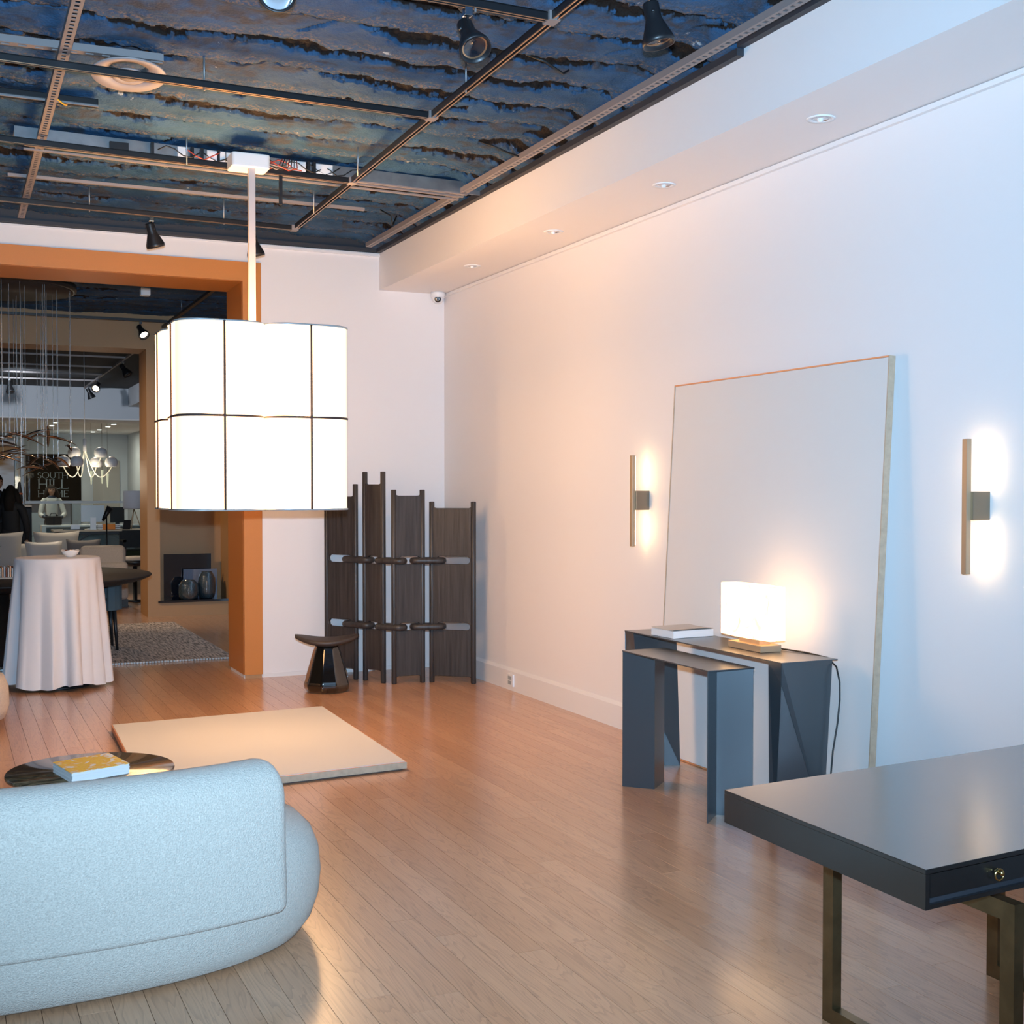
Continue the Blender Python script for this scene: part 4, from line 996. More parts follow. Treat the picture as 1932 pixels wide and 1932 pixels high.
vase(2.755, 15.82, .122, .235, 'low squat smoked glass vase in front in the niche')
vase(2.99, 15.89, .108, .33, 'taller smoked glass vase behind the squat one in the niche')

# chandelier of bronze blades
CH = (.42, 12.8)
chd = thing('blade_chandelier', (CH[0], CH[1], 3.5), 'chandelier of bronze blades hung on fine cables from a black disc', 'chandelier')
MB().lathe([(.001, 3.455), (.74, 3.455), (.76, 3.46), (.76, 3.52), (.72, 3.53), (.001, 3.53)], (CH[0], CH[1], 0), 72).build('canopy', M['black'], chd)
MB().lathe([(.001, 3.449), (.73, 3.449), (.73, 3.4545)], (CH[0], CH[1], 0), 64, cap=False).build('canopy_face', M['darkwood'], chd)
MB().lathe([(.03, 3.53), (.03, 3.75)], (CH[0], CH[1], 0), 12).build('stem', M['black'], chd)
rb = random.Random(21)
blade_px = []
for k in range(44):
    a = 2 * PI * k / 44 * 2.0 + rb.random() * .5; lay = k % 4; rad = (.66, .52, .36, .60)[lay] + rb.uniform(-.06, .06)
    cz = (1.93, 2.06, 1.86, 1.78)[lay] + rb.uniform(-.07, .09); cx, cy = CH[0] + rad * math.cos(a), CH[1] + rad * math.sin(a)
    yaw = a + PI / 2 + rb.uniform(-.5, .5); L = rb.uniform(.36, .52); pitch_ = rb.uniform(-.42, .30)
    dv = Vector((math.cos(yaw) * math.cos(pitch_), math.sin(yaw) * math.cos(pitch_), math.sin(pitch_))); sd = dv.cross(Vector((0, 0, 1))).normalized(); up_ = sd.cross(dv)
    vs = []; c0 = Vector((cx, cy, cz)); nseg = 8
    for i in range(nseg + 1):
        u = i / nseg; w_ = .019 * math.sin(PI * u) ** .7 + .001; h_ = .011 * math.sin(PI * u) + .0008; p = c0 + dv * (u - .5) * L - up_ * .03 * (1 - (2 * u - 1) ** 2) * -1
        vs += [p - sd * w_, p - up_ * h_, p + sd * w_, p + up_ * h_]
    fs = [(i * 4 + j, i * 4 + (j + 1) % 4, i * 4 + 4 + (j + 1) % 4, i * 4 + 4 + j) for i in range(nseg) for j in range(4)]
    bl = MB().add(vs, fs, True).build('blade', M['blade'], chd)
    p = c0 + dv * -.12 * L / .4; q2 = c0 + dv * .15
    for pp in (p,): MB().tube([(pp.x, pp.y, pp.z + .02), (pp.x, pp.y, 3.452)], .0021, 4, cap=False).build('cable', M['crystal'], bl)
# ceiling bits of the second room
s2 = thing('track_rail', (2.45, 14, 3.55), 'dark track rail under the ceiling of the second room', 'track')
MB().box(2.43, 2.47, 11.0, 15.7, 3.535, 3.565).build('rail', M['black'], s2)
for y in (12.2, 14.4): MB().tube([(2.45, y, 3.56), (2.45, y, 3.75)], .005, 6).build('suspension_rod', M['galv'], s2)
s3 = thing('track_rail', (0, 15.25, 3.57), 'black track rail close to the brown wall of the second room', 'track')
MB().box(-2.5, 2.43, 15.24, 15.28, 3.545, 3.575).build('rail', M['black'], s3)
spotlight((2.12, 15.26, 3.545), (.30, -.62, -.72), 'lit black track spotlight in front of the brown wall', lit=True, sc=.95)
tag(MB().box(1.87, 1.97, 13.42, 13.52, 3.58, 3.66).build('ceiling_sensor', M['plastic'], org=(1.92, 13.47, 3.6), bevel=.01), 'small pale sensor box on the second room ceiling', 'sensor')
s4 = tag(MB().box(-2.5, 4, 11.7, 11.75, 3.60, 3.64).build('metal_strip', M['channel'], org=(.7, 11.7, 3.6)), 'grey metal strip across the second room ceiling behind the doorway head', 'rail')

# ================================================================== THIRD ROOM
t3 = thing('track_rail_grid', (2.5, 21, 3.55), 'thin track rails crossing the dark ceiling of the third room', 'track')
MB().box(2.50, 2.53, 17.0, 25.8, 3.54, 3.57).build('rail', M['channel'], t3)
for y in (19.6, 21.25, 22.67, 23.96): MB().box(-3, 2.5, y, y + .03, 3.54, 3.565).build('rail', M['channel'], t3)
def far_spot(x, y, z, aim, lab, lit=False): spotlight((x, y, z), aim, lab, lit=lit, sc=1.15)
far_spot(1.07, 24.0, 3.54, (.1, -.2, -.97), 'small black spotlight against the grey header, left one')
far_spot(2.515, 25.0, 3.54, (.4, .1, -.9), 'small black spotlight at the far end of the third room rail')
far_spot(2.515, 23.5, 3.54, (-.35, -.75, -.55), 'bright lit spotlight in the third room', True)
far_spot(2.515, 20.0, 3.54, (.5, -.3, -.8), 'black spotlight beside the third room rail, nearest one')
light('third_room_spot', 'SPOT', (1.9, 19.9, 3.4), 210, (1, .84, .66), .05, (1.4, 18.3, .5), 60, .8)
light('third_room_spot', 'SPOT', (1.0, 22.3, 3.3), 220, (.8, .88, 1), .05, (2.5, 27, 2.2), 110, .9)
light('second_room_spot_and_fill', 'SPOT', (2.0, 15.0, 3.3), 45, WARM, .05, (1.2, 13.0, 0), 90, .9)
light('second_room_spot_and_fill', 'SPOT', (-.8, 13.6, 3.4), 420, (1, .70, .42), .05, (2.9, 15.8, 1.0), 60, .9)  # unseen spot added to brighten the brown wall and niche
light('second_room_spot_and_fill', 'SPOT', (-1.0, 12.4, 3.3), 170, (1, .62, .30), .05, (2.25, 10.6, 1.5), 55, .9)  # unseen warm spot added to light the portal jamb
# office downlights
for x, y, lab in ((2.13, 27.84, 'office ceiling downlight in the left pair, the nearer and higher one'), (2.16, 29.25, 'office ceiling downlight in the left pair, the farther and lower one'),
                  (3.33, 28.1, 'rightmost and nearest small lit downlight in the office ceiling'), (3.34, 29.23, 'second downlight from the right in the office ceiling'),
                  (3.33, 30.86, 'third downlight from the right in the office ceiling'), (3.31, 32.06, 'farthest of the right row of office ceiling downlights')):
    t = thing('office_downlight', (x, y, 2.975), lab, 'downlight', 'downlights in the office ceiling')
    MB().box(x - .06, x + .06, y - .06, y + .06, 2.966, 2.975).build('frame', M['plastic'], t)
    MB().box(x - .045, x + .045, y - .045, y + .045, 2.960, 2.967).build('lens', M['coolbulb'], t)
for x, y in ((2.2, 29.0), (3.3, 31.5), (1.0, 28.2)): light('office_glow', 'AREA', (x, y, 2.94), 26, (1, .93, .78), .2, (x, y, 0))

# sign on the office wall
LET = {}
def ring(cx, cy, rx, ry, a0, a1, tmax=.09, tmin=.04, n=18):
    q_ = []
    for i in range(n + 1):
        a = math.radians(a0 + (a1 - a0) * i / n); t_ = tmin + (tmax - tmin) * abs(math.cos(a)); q_.append(((cx + rx * math.cos(a), cy + ry * math.sin(a)), (cx + (rx - t_) * math.cos(a), cy + (ry - t_ * .7) * math.sin(a))))
    return [[q_[i][0], q_[i + 1][0], q_[i + 1][1], q_[i][1]] for i in range(n)]
R_ = lambda x0, x1, y0, y1: [[(x0, y0), (x1, y0), (x1, y1), (x0, y1)]]
serif = lambda x, y: R_(x - .05, x + .13, y - (.035 if y > .5 else 0), y + (0 if y > .5 else .035))
LET['H'] = (.86, R_(.06, .135, 0, 1) + R_(.66, .735, 0, 1) + R_(.135, .66, .49, .535) + serif(.06, 0) + serif(.06, 1) + serif(.66, 0) + serif(.66, 1))
LET['I'] = (.30, R_(.08, .155, 0, 1) + serif(.08, 0) + serif(.08, 1))
LET['L'] = (.66, R_(.06, .135, 0, 1) + serif(.06, 0) + serif(.06, 1) + R_(.06, .60, 0, .045) + [[(.60, 0), (.62, .18), (.57, .045)]])
LET['E'] = (.64, R_(.06, .135, 0, 1) + serif(.06, 0) + R_(.06, .55, 0, .04) + R_(.06, .53, .96, 1) + R_(.06, .45, .49, .53) + [[(.55, 0), (.57, .16), (.52, .04)], [(.53, 1), (.54, .85), (.50, .96)]])
LET['T'] = (.74, R_(.33, .405, 0, 1) + R_(.03, .70, .955, 1) + R_(.25, .48, 0, .035) + [[(.03, 1), (.02, .84), (.06, .955)], [(.70, 1), (.71, .84), (.67, .955)]])
LET['O'] = (1.0, ring(.48, .5, .46, .52, 0, 360, .09, .035, 32))
LET['U'] = (.86, R_(.08, .155, .35, 1) + R_(.68, .75, .35, 1) + ring(.415, .36, .335, .38, 180, 360, .075, .05) + serif(.08, 1) + serif(.66, 1))
LET['S'] = (.60, ring(.29, .74, .22, .27, 20, 270, .07, .04) + ring(.30, .26, .25, .28, -160, 90, .075, .04))
LET['M'] = (1.05, R_(.08, .14, 0, 1) + R_(.85, .93, 0, 1) + [[(.08, 1), (.18, 1), (.53, .12), (.50, .0)], [(.50, 0), (.53, .12), (.88, 1), (.85, 1)]] + serif(.04, 0) + serif(.84, 0))
sg = thing('wall_sign', (2.36, 33.4, 1.3), 'black sign lettered South Hill Home in pale serif capitals behind glass', 'sign')
SY_ = 31.5
MB().box(1.74, 2.975, SY_, SY_ + .03, 1.30, 2.405).build('board', M['signblack'], sg)
def word(s_, x0, x1, z0, z1):
    tot_ = sum(LET[c_][0] for c_ in s_); sc2 = (x1 - x0) / tot_; x = x0; b = MB()
    for c_ in s_:
        for poly in LET[c_][1]:
            k = len(poly); pv = [(x + px_ * sc2, SY_ - .012, z0 + py_ * (z1 - z0)) for px_, py_ in poly] + [(x + px_ * sc2, SY_ + .002, z0 + py_ * (z1 - z0)) for px_, py_ in poly]
            b.add(pv, [tuple(range(k)), tuple(range(k, 2 * k))[::-1]] + [(i, (i + 1) % k, k + (i + 1) % k, k + i) for i in range(k)])
        x += LET[c_][0] * sc2
    b.build('lettering', M['letter'], sg)
word('SOUTH', 1.99, 2.69, 1.83, 1.965); word('HILL', 2.0, 2.70, 1.58, 1.80); word('HOME', 2.0, 2.70, 1.385, 1.545)
MB().box(1.72, 3.0, SY_ + .03, 33.5, 1.28, 2.42).build('wall_block', M['dimwall'], sg)

# office white counter, cabinets
wd = thing('office_counter', (2.4, 28.2, 0), 'pale office counter behind the glass where the woman stands', 'counter')
MB().box(1.84, 4.0, 27.75, 28.35, .775, .81).build('worktop', M['trim'], wd)
MB().box(1.84, 1.92, 27.75, 28.35, 0, .775).build('end_panel', M['trim'], wd)
MB().box(1.92, 4.0, 28.3, 28.35, 0, .775).build('modesty_panel', M['cabblue'], wd)
cb_ = thing('office_cabinet', (1.9, 30.6, 0), 'blue-grey office cabinets behind the glass below the sign', 'cabinet')
MB().box(1.5, 2.15, 30.3, 30.8, 0, 1.03).build('body', M['cabblue'], cb_)
MB().box(1.52, 2.13, 30.285, 30.3, .52, 1.0).build('door', M['cabblue'], cb_); MB().box(1.52, 2.13, 30.285, 30.3, .04, .50).build('door', M['cabblue'], cb_)
wf = thing('wall_cabinet', (3.0, 31.0, 0), 'light blue office cabinet right of the woman behind the glass', 'cabinet')
MB().box(2.72, 2.92, 31.0, 31.4, 0, 1.28).build('body', M['cabblue'], wf)
MB().box(2.73, 2.91, 30.985, 31.0, .65, 1.26).build('door', M['cabblue'], wf)

# reception desk in front of the glass
rd = thing('reception_desk', (2.8, 26.6, 0), 'wooden-topped desk with dark braced metal frame in front of the glass office', 'desk')
MB().box(1.95, 3.95, 26.25, 26.95, .725, .755).build('tabletop', M['lightwood'], rd)
MB().box(1.97, 3.93, 26.28, 26.32, .66, .725).build('rail', M['black'], rd)
for x in (2.0, 3.86): MB().box(x, x + .06, 26.28, 26.34, 0, .725).build('leg', M['black'], rd); MB().box(x, x + .06, 26.86, 26.92, 0, .725).build('leg', M['black'], rd)
for a, b2 in (((2.6, .67), (2.06, .30)), ((3.15, .67), (3.86, .28))):
    MB().plate([(a[0], 26.30, a[1]), (a[0] + .05, 26.30, a[1]), (b2[0] + .02, 26.30, b2[1] - .03), (b2[0], 26.30, b2[1])], .03).build('brace', M['black'], rd)
mn = thing('computer_monitor', (2.75, 26.75, .755), 'silver-backed computer monitor on the wooden-topped desk', 'monitor')
MB().box(2.52, 2.98, 26.80, 26.83, .90, 1.24).build('screen', M['screenback'], mn, bevel=.004); MB().box(2.70, 2.80, 26.82, 26.85, .757, .95).build('stand', M['screenback'], mn); MB().box(2.64, 2.86, 26.72, 26.90, .756, .764).build('foot', M['screenback'], mn)
mn = thing('computer_monitor', (3.25, 26.8, .755), 'dark computer monitor on the wooden-topped desk, beside the linen lamp', 'monitor')
MB().box(3.10, 3.38, 26.84, 26.87, .88, 1.2).build('screen', M['darkscreen'], mn, bevel=.004); MB().box(3.2, 3.28, 26.86, 26.89, .757, .95).build('stand', M['black'], mn)
tag(MB().box(2.66, 2.77, 26.36, 26.375, .756, 1.0).build('display_card', M['plastic'], org=(2.7, 26.4, .756), bevel=.003), 'upright white card with dark mark on the wooden-topped desk', 'card')
tag(MB().box(2.30, 2.47, 26.5, 26.6, .756, .855).build('small_box', M['plastic'], org=(2.4, 26.5, .756), bevel=.004), 'small white box left of the monitor on the desk', 'box')
op = thing('paper_tray', (3.0, 26.45, .755), 'tray of papers wrapped in orange on the wooden-topped desk', 'papers')
MB().box(2.90, 3.14, 26.36, 26.56, .757, .865).build('wrap', M['orangething'], op, bevel=.01)
for z_ in (.765, .80, .835): MB().box(2.80, 3.24, 26.38, 26.54, z_, z_ + .018).build('paper', M['paper'], op)
tp = thing('desk_phone', (3.35, 26.4, .755), 'black desk phone standing by the linen lamp', 'phone')
MB().plate([(3.27, 26.32, .757), (3.42, 26.32, .757), (3.46, 26.5, .93), (3.33, 26.5, .93)], .03).build('body', M['black'], tp)
lp = thing('linen_lamp', (3.55, 26.6, .755), 'linen drum shade lamp on splayed legs beside the portal edge', 'lamp')
MB().lathe([(.20, 1.17), (.21, 1.19), (.21, 1.52), (.20, 1.54)], (3.53, 26.55, 0), 32).build('shade', M['lampshade'], lp)
for a in (0, 2.1, 4.2): MB().tube([(3.53, 26.55, 1.17), (3.53 + .14 * math.cos(a), 26.55 + .14 * math.sin(a), .757)], .009, 6).build('leg', M['brushed'], lp)
tag(MB().box(2.15, 2.55, 26.4, 26.55, .756, .768).build('laptop', M['black'], org=(2.3, 26.4, .756)), 'closed black laptop lying on the wooden-topped desk', 'laptop')

# white globe chandelier
GX, GY = 1.80, 18.5
gc = thing('globe_chandelier', (GX, GY, 3.5), 'white chandelier of seven globes on curled arms in the third room', 'chandelier')
MB().tube([(GX, GY, 3.6), (GX, GY, 2.28)], .004, 6).build('cord', M['plastic'], gc)
MB().tube([(GX, GY, 2.28), (GX, GY, 2.10)], .024, 12).build('stem', M['plastic'], gc)
VA = math.radians(-24.4)
for k, (aa_, rad, hi) in enumerate(((22, .355, 0), (162, .355, 0), (-88, .36, 0), (84, .36, 0), (238, .36, 0), (30, .215, 1), (150, .215, 1))):
    a = math.radians(aa_) + VA; zt = 2.06 if hi else 1.925
    ux, uy = math.cos(a), math.sin(a); pts = [(GX + .012 * ux, GY + .012 * uy, 2.10), (GX + .04 * ux, GY + .04 * uy, 2.0)]
    zl = 1.74 if not hi else 1.90
    for i in range(9):
        u = i / 8; r_ = .06 + (rad - .06) * u; z_ = zl + (zt - .045 - zl) * (2 * u - 1) ** 2 if u > .5 else zl + (1.97 - zl) * (1 - 2 * u) ** 2
        pts.append((GX + r_ * ux, GY + r_ * uy, z_))
    arm_ = MB().tube(pts, .006, 7).build('arm', M['globeglow'], gc)
    cx, cy = GX + rad * ux, GY + rad * uy
    gb = MB().lathe([(.068, -.058), (.085, -.03), (.090, 0), (.083, .04), (.06, .068), (.03, .085), (.001, .09)], (cx, cy, zt + .02), 28, cap=False).build('globe', M['plastic'], gc)
    MB().lathe([(.001, -.056), (.067, -.056)], (cx, cy, zt + .02), 24, cap=False).build('diffuser', M['globeglow'], gb)

light('globe_light', 'POINT', (GX, GY, 1.72), 14, (1, .85, .62), .2)
# sofas and chairs of the third room
def cushion(name, c_, w_, h_, t_, m, lab, rz=0, tilt=.2, group=None):
    b = MB(); n1 = 12; vs = []; fs = []
    for side in (1, -1):
        for j in range(n1 + 1):
            for i in range(n1 + 1):
                u, v = 2 * i / n1 - 1, 2 * j / n1 - 1; th_ = max(0, (1 - u ** 4) * (1 - v ** 4)) ** .5
                pin = 1 - .10 * (1 - abs(u) ** 2) * abs(v) ** 3; pin2 = 1 - .10 * (1 - abs(v) ** 2) * abs(u) ** 3
                vs.append(Vector((u * w_ / 2 * pin2, side * t_ / 2 * th_, v * h_ / 2 * pin + h_ / 2)))
    N_ = (n1 + 1) ** 2
    for s_ in range(2):
        for j in range(n1):
            for i in range(n1): k = s_ * N_ + j * (n1 + 1) + i; fs.append((k, k + 1, k + n1 + 2, k + n1 + 1))
    R = Matrix.Rotation(rz, 3, 'Z') @ Matrix.Rotation(-tilt, 3, 'X')
    b.add([R @ v + Vector(c_) for v in vs], fs, True); o = b.build(name, m, org=c_); tag(o, lab, 'cushion', group); return o
so3 = thing('sofa', (.9, 18.7, 0), 'pale modular sofa in the third room seen beyond the clothed table', 'sofa')
MB().box(-1.0, 1.9, 18.2, 19.2, .06, .42).build('seat_base', M['tanfab'], so3, bevel=.06, seg=4)
MB().box(-1.0, 1.10, 18.95, 19.25, .38, .79).build('backrest', M['tanfab'], so3, bevel=.08, seg=4)
MB().box(1.08, 1.9, 18.95, 19.25, .38, .79).build('backrest', M['tanfab'], so3, bevel=.08, seg=4)
cushion('cushion', (.62, 18.5, .435), .74, .56, .2, M['tanfab'], 'large stone-coloured cushion left of the sofa gap')
cushion('cushion', (1.42, 18.5, .435), .62, .56, .2, M['tanfab'], 'large stone-coloured cushion right of the sofa gap')
cushion('cushion', (1.24, 18.25, .425), .5, .44, .18, M['greycover'], 'smaller beige cushion in front of the right one', rz=.1)
cushion('cushion', (1.74, 18.24, .425), .46, .46, .16, M['greyfab'], 'dark grey cushion behind the white bowl', rz=-.15)
ac = thing('armchair', (2.0, 17.5, 0), 'cream upholstered armchair at the right of the third room sofa', 'armchair')
MB().box(1.62, 2.20, 17.3, 17.5, .50, .82).build('backrest', M['cream'], ac, bevel=.07, seg=4)
MB().box(1.55, 2.22, 17.25, 17.83, .10, .60).build('seat_base', M['cream'], ac, bevel=.05, seg=4)
MB().box(1.6, 2.02, 16.9, 17.1, .12, .50).build('footrest', M['tanfab'], ac, bevel=.04, seg=3)
MB().box(1.60, 2.22, 17.32, 17.88, 0, .1).build('plinth', M['black'], ac)
st3 = thing('side_table', (2.40, 18.0, 0), 'round dark side table with pale cushion top by the portal jamb', 'side table')
MB().lathe([(.001, .50), (.16, .50), (.2, .54), (.2, .58), (.001, .58)], (2.41, 18.06, 0), 32).build('tabletop', M['black'], st3)
MB().lathe([(.001, .58), (.18, .58), (.19, .60), (.16, .63), (.001, .64)], (2.41, 18.06, 0), 32).build('cushion', M['cream'], st3)
MB().lathe([(.14, 0), (.14, .02), (.03, .03), (.03, .5)], (2.41, 18.06, 0), 20).build('pedestal', M['black'], st3)
ch3 = thing('armchair', (3.1, 23.5, 0), 'dark wooden armchair with olive seat under the far desk', 'armchair')
for x in (2.9, 3.42):
    MB().box(x, x + .05, 23.2, 23.25, 0, .66).build('leg', M['darkwood'], ch3); MB().box(x, x + .05, 23.75, 23.8, 0, .80).build('leg', M['darkwood'], ch3)
    MB().box(x, x + .05, 23.2, 23.8, .62, .66).build('armrest', M['darkwood'], ch3)
MB().box(2.92, 3.45, 23.2, 23.78, .36, .47).build('seat', M['green'], ch3, bevel=.03, seg=3)
MB().box(2.95, 3.42, 23.74, 23.78, .5, .82).build('backrest', M['darkwood'], ch3)
cf = thing('square_lounge_chair', (2.1, 20, 0), 'low grey lounge chair behind the cream armchair', 'armchair')
MB().box(1.75, 2.25, 19.9, 20.5, .12, .45).build('seat_base', M['greyfab'], cf, bevel=.04); MB().box(1.80, 2.26, 19.8, 19.95, .45, .69).build('backrest', M['tanfab'], cf, bevel=.03)
MB().box(1.8, 2.2, 19.95, 20.45, 0, .12).build('plinth', M['black'], cf)
fl3 = thing('floor_lamp', (2.48, 22, 0), 'slim black floor lamp with tilted cone head in the third room', 'floor lamp')
MB().lathe([(.001, 0), (.14, 0), (.14, .015), (.001, .015)], (2.48, 22, 0), 24).build('base', M['black'], fl3)
MB().tube([(2.48, 22, .015), (2.48, 22, 1.13)], .012, 8).build('pole', M['black'], fl3)
MB().lathe([(.02, -.16), (.03, -.1), (.055, .1), (.05, .1)], (2.49, 22, 1.18), 20, (.45, -.2, .9)).build('lamp_head', M['black'], fl3)
# cone pendants glowing behind the glass
for x, z_, lab in ((2.84, 1.66, 'left glowing cone pendant behind the office glass'), (3.06, 1.68, 'middle glowing cone pendant behind the office glass'), (3.17, 1.60, 'slim right cone pendant behind the office glass')):
    t = thing('cone_pendant', (x, 27.9, 2.97), lab, 'pendant light')
    MB().lathe([(.001, 0), (.012, .02), (.028, .30)], (x, 27.9, z_), 16, cap=False).build('cone', M['globeglow'], t)
    MB().tube([(x, 27.9, z_ + .3), (x, 27.9, 2.97)], .003, 5).build('cord', M['black'], t)
# door in office right side, framed picture on the office wall
dr_ = struct(MB().box(3.45, 4.1, 33.44, 33.5, 0, 2.3), 'door_2', M['tanfab']); MB().box(3.53, 3.55, 33.40, 33.44, .95, 1.1).build('door_handle', M['chrome'], dr_)
# painting at the left behind the people
pa = thing('abstract_painting', (.8, 27.2, .9), 'large white and ochre abstract painting behind the two standing people', 'painting')
MB().box(-.6, 1.28, 27.2, 27.24, 1.0, 2.55).build('canvas', M['art'], pa)
MB().box(-.62, 1.30, 27.24, 27.26, .98, 2.57).build('frame', M['black'], pa)
ea = thing('easel', (.8, 27.4, 0), 'black easel holding the abstract painting', 'easel')
for x in (-.4, 1.0): MB().box(x, x + .04, 27.27, 27.31, 0, 2.6).build('leg', M['black'], ea)
MB().box(-.45, 1.1, 27.16, 27.31, .95, .98).build('ledge', M['black'], ea)
sta = thing('wood_sculpture', (1.32, 26, 0), 'tall dark carved wooden sculpture beside the glass post', 'sculpture')
MB().lathe([(.09, 0), (.09, .9), (.07, .92), (.03, 1.0), (.05, 1.2), (.06, 1.4), (.045, 1.55), (.02, 1.70), (.001, 1.72)], (1.32, 26, 0), 20).build('carving', M['darkwood'], sta)
for z_ in (1.14, 1.30, 1.46): MB().lathe([(.05, 0), (.066, .02), (.05, .04)], (1.32, 26, z_), 20, cap=False).build('carved_ring', M['rust'], sta)
# ------------------------------------------------------------------ PEOPLE
def skin_mesh(name, nodes, edges, m, parent, lv=2):
    me = bpy.data.meshes.new(name); org = ORG[parent.name]
    me.from_pydata([tuple(Vector(p) - org) for p, r_ in nodes], edges, []); me.materials.append(m)
    o = bpy.data.objects.new(name, me); COL.objects.link(o); o.parent = parent; ORG[o.name] = org
    md = o.modifiers.new('skin', 'SKIN'); md.use_smooth_shade = True
    for i, (p, r_) in enumerate(nodes):
        sv = me.skin_vertices[0].data[i]; sv.radius = r_ if isinstance(r_, tuple) else (r_, r_); sv.use_root = (i == 0)
    s_ = o.modifiers.new('sub', 'SUBSURF'); s_.levels = lv; s_.render_levels = lv
    return o
def person(x, y, face, H_, lab, mats, pose='stand', hair_long=False, bag=False):
    """face = yaw of facing direction; mats: torso, legs"""
    t = thing('person', (x, y, 0), lab, 'person'); k = H_ / 1.72
    R = Matrix.Rotation(face, 3, 'Z')
    def P(a, b_2, c_): v = R @ Vector((a * k, b_2 * k, 0)); return (x + v.x, y + v.y, c_ * k)     # a = to figure's left, b = forward(-y when face 0 => +y)
    if pose == 'reach': el, wr = (.25, .10, 1.06), (.13, .30, .99); el2, wr2 = (-.27, .08, 1.07), (-.14, .30, .96)
    else: el, wr = (.24, .02, 1.10), (.22, .10, .86); el2, wr2 = (-.24, .02, 1.10), (-.22, .12, .86)
    nodes = [(P(0, 0, .95), (.13, .10)), (P(0, .01, 1.12), (.115, .095)), (P(0, 0, 1.30), (.135, .105)), (P(0, -.01, 1.42), (.09, .075)), (P(0, 0, 1.50), (.05, .05)),
             (P(.17, -.01, 1.39), .055), (P(*el), .043), (P(*wr), .032), (P(-.17, -.01, 1.39), .055), (P(*el2), .043), (P(*wr2), .032),
             (P(.09, 0, .86), .085), (P(.10, .02, .48), .055), (P(.10, -.01, .10), .04), (P(.10, .12, .035), .035), (P(-.09, 0, .86), .085), (P(-.10, .02, .48), .055), (P(-.10, -.01, .10), .04), (P(-.10, .12, .035), .035)]
    ed = [(0, 1), (1, 2), (2, 3), (3, 4), (3, 5), (5, 6), (6, 7), (3, 8), (8, 9), (9, 10), (0, 11), (11, 12), (12, 13), (13, 14), (0, 15), (15, 16), (16, 17), (17, 18)]
    body = skin_mesh('body', nodes, ed, mats[1], t)
    sh_ = [(P(0, 0, .93), (.15, .115)), (P(0, .01, 1.12), (.135, .115)), (P(0, 0, 1.30), (.15, .12)), (P(0, -.01, 1.41), (.10, .085)),
           (P(.17, -.01, 1.38), .068), (P(*el), .056), (P(*Vector(el).lerp(Vector(wr), .6)), .046), (P(-.17, -.01, 1.38), .068), (P(*el2), .056), (P(*Vector(el2).lerp(Vector(wr2), .6)), .046)]
    skin_mesh('shirt', sh_, [(0, 1), (1, 2), (2, 3), (3, 4), (4, 5), (5, 6), (3, 7), (7, 8), (8, 9)], mats[0], t)
    # head with face
    hd = MB(); c_ = Vector(P(0, .02, 1.60)); n1, m1 = 24, 18; vs = []
    for j in range(1, m1):
        ph_ = PI * j / m1
        for i in range(n1):
            th_ = 2 * PI * i / n1; a, b_2, cc = math.sin(ph_) * math.cos(th_), math.sin(ph_) * math.sin(th_), math.cos(ph_)
            rx_, ry_, rz_ = .075, .095, .118
            if cc < -.2: rx_ *= 1 - .35 * (-.2 - cc)
            v = Vector((a * rx_, b_2 * ry_, cc * rz_))
            if b_2 > .85 and -.35 < cc < .1: v.y += .022 * max(0, 1 - abs(a) * 6)          # nose
            if b_2 > .7 and .05 < cc < .25 and .2 < abs(a) < .6: v.y -= .008                  # eye sockets
            vs.append(c_ + R @ v * k)
    fs_2 = [((j) * n1 + i, j * n1 + (i + 1) % n1, (j + 1) * n1 + (i + 1) % n1, (j + 1) * n1 + i) for j in range(m1 - 2) for i in range(n1)] + [tuple(range(n1)), tuple((m1 - 2) * n1 + i for i in range(n1))[::-1]]
    hd.add(vs, fs_2, True); head = hd.build('head', M['skin'], t)
    MB().tube([P(0, -.005, 1.44), P(0, .01, 1.53)], .045 * k, 12).build('neck', M['skin'], t)
    for s_ in (-1, 1):
        MB().ball(P(s_ * .028, .098, 1.615), .009 * k, 8, 6).build('eye', M['hair'], head)
        MB().ball(P(s_ * .076, .015, 1.60), .02 * k, 8, 6, (.4, .8, 1.2)).build('ear', M['skin'], head)
    MB().box(*[v for pr_ in zip(P(-.022, .1, 1.545), P(.022, .108, 1.552)) for v in sorted(pr_)]).build('mouth', M['rust'], head)
    hb = MB(); vs = []
    for j in range(1, 12):
        ph_ = PI * .62 * j / 11
        for i in range(n1):
            th_ = 2 * PI * i / n1; a, b_2, cc = math.sin(ph_) * math.cos(th_), math.sin(ph_) * math.sin(th_), math.cos(ph_)
            lim = .30 if b_2 > .35 else -9
            cc2 = max(cc, lim); vs.append(c_ + R @ Vector((a * .087, b_2 * .105 - .006, cc2 * .132 + .004)) * k)
    hb.add(vs, [(j * n1 + i, j * n1 + (i + 1) % n1, (j + 1) * n1 + (i + 1) % n1, (j + 1) * n1 + i) for j in range(10) for i in range(n1)] + [tuple(range(n1))], True).build('hair', M['hair'], t)
    if hair_long:
        for s_ in (-1, 1): MB().tube([P(s_ * .06, -.01, 1.66), P(s_ * .10, -.01, 1.56), P(s_ * .12, .0, 1.44), P(s_ * .10, .03, 1.30)], [.045 * k, .05 * k, .055 * k, .03 * k], 10).build('hair_lock', M['hair'], t)
        MB().tube([P(0, -.05, 1.66), P(0, -.08, 1.5), P(0, -.09, 1.32)], [.07 * k, .09 * k, .07 * k], 12).build('hair_back', M['hair'], t)
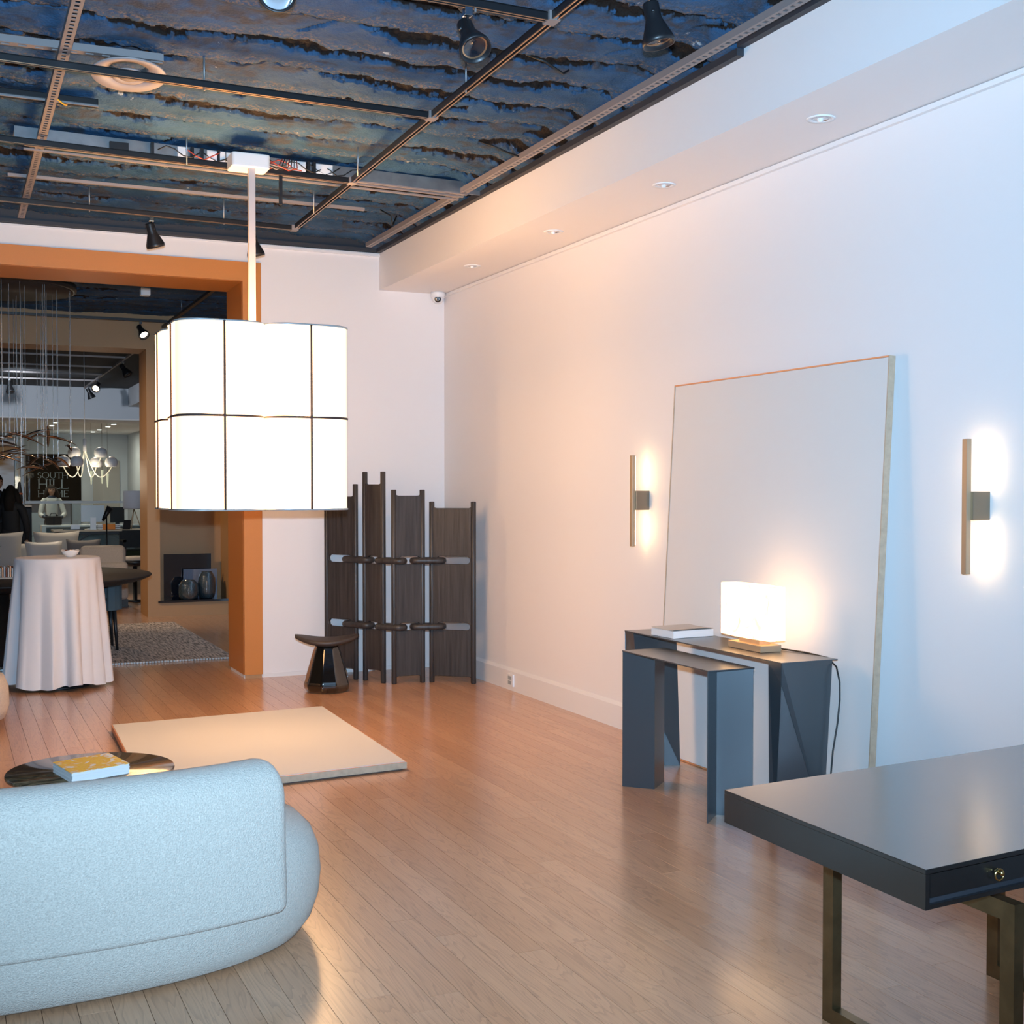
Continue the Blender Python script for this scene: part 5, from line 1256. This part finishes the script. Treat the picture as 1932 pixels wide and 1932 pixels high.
    # hands
    for wpos, s_ in ((wr, 1), (wr2, -1)):
        w0 = Vector(P(*wpos)); fw = R @ Vector((0, .75, -.66)) if pose == 'reach' else Vector((0, 0, -1)); sd_ = R @ Vector((1, 0, 0)); nrm = fw.cross(sd_)
        ns_ = [(w0, .022), (w0 + fw * .04, .026), (w0 + fw * .075, .027)]; es = [(0, 1), (1, 2)]
        for f_ in range(4):
            o0 = (f_ - 1.5) * .018; L_ = (.07, .082, .078, .06)[f_]; b0 = w0 + fw * .085 + sd_ * o0
            i0 = len(ns_); ns_ += [(b0, .0095), (b0 + fw * L_ * .5 + nrm * .008, .0085), (b0 + fw * L_ * .85 + nrm * .025, .007)]; es += [(2, i0), (i0, i0 + 1), (i0 + 1, i0 + 2)]
        i0 = len(ns_); ns_ += [(w0 + fw * .04 - sd_ * s_ * .03, .011), (w0 + fw * .075 - sd_ * s_ * .045 + nrm * .01, .009)]; es += [(1, i0), (i0, i0 + 1)]
        skin_mesh('hand', ns_, es, M['skin'], t, 1)
    return t
# woman behind the counter faces the camera (yaw pi turns forward to -y)
person(2.10, 28.70, PI, 1.66, 'person in a white shirt with dark hair bending over a black bag', (M['shirt'], M['navy']), 'reach', True)
bg_ = thing('handbag', (2.10, 28.18, .81), 'black handbag on the counter under the hands of the person in white', 'bag')
MB().box(1.93, 2.26, 28.08, 28.24, .812, 1.0).build('body', M['blackcloth'], bg_, bevel=.03, seg=3)
MB().tube([(2.02, 28.16, .99), (2.05, 28.16, 1.06), (2.14, 28.16, 1.06), (2.17, 28.16, .99)], .008, 6).build('handle', M['blackcloth'], bg_)
person(.74, 21.3, PI + .5, 1.80, 'person in a dark navy shirt standing at the left edge of the picture', (M['navy'], M['blackcloth']))
person(.90, 20.2, -.3 , 1.62, 'person in black with dark hair turned toward the person in navy', (M['blackcloth'], M['blackcloth']), hair_long=True)
dkb = thing('display_cabinet', (1.2, 24, 0), 'dark display cabinet behind the person in black', 'cabinet')
MB().box(1.0, 1.42, 24.0, 24.4, .0, 1.25).build('body', M['blackcloth'], dkb, bevel=.01)
MB().box(1.0, 1.42, 23.98, 24.42, 1.25, 1.28).build('top', M['ash'], dkb)
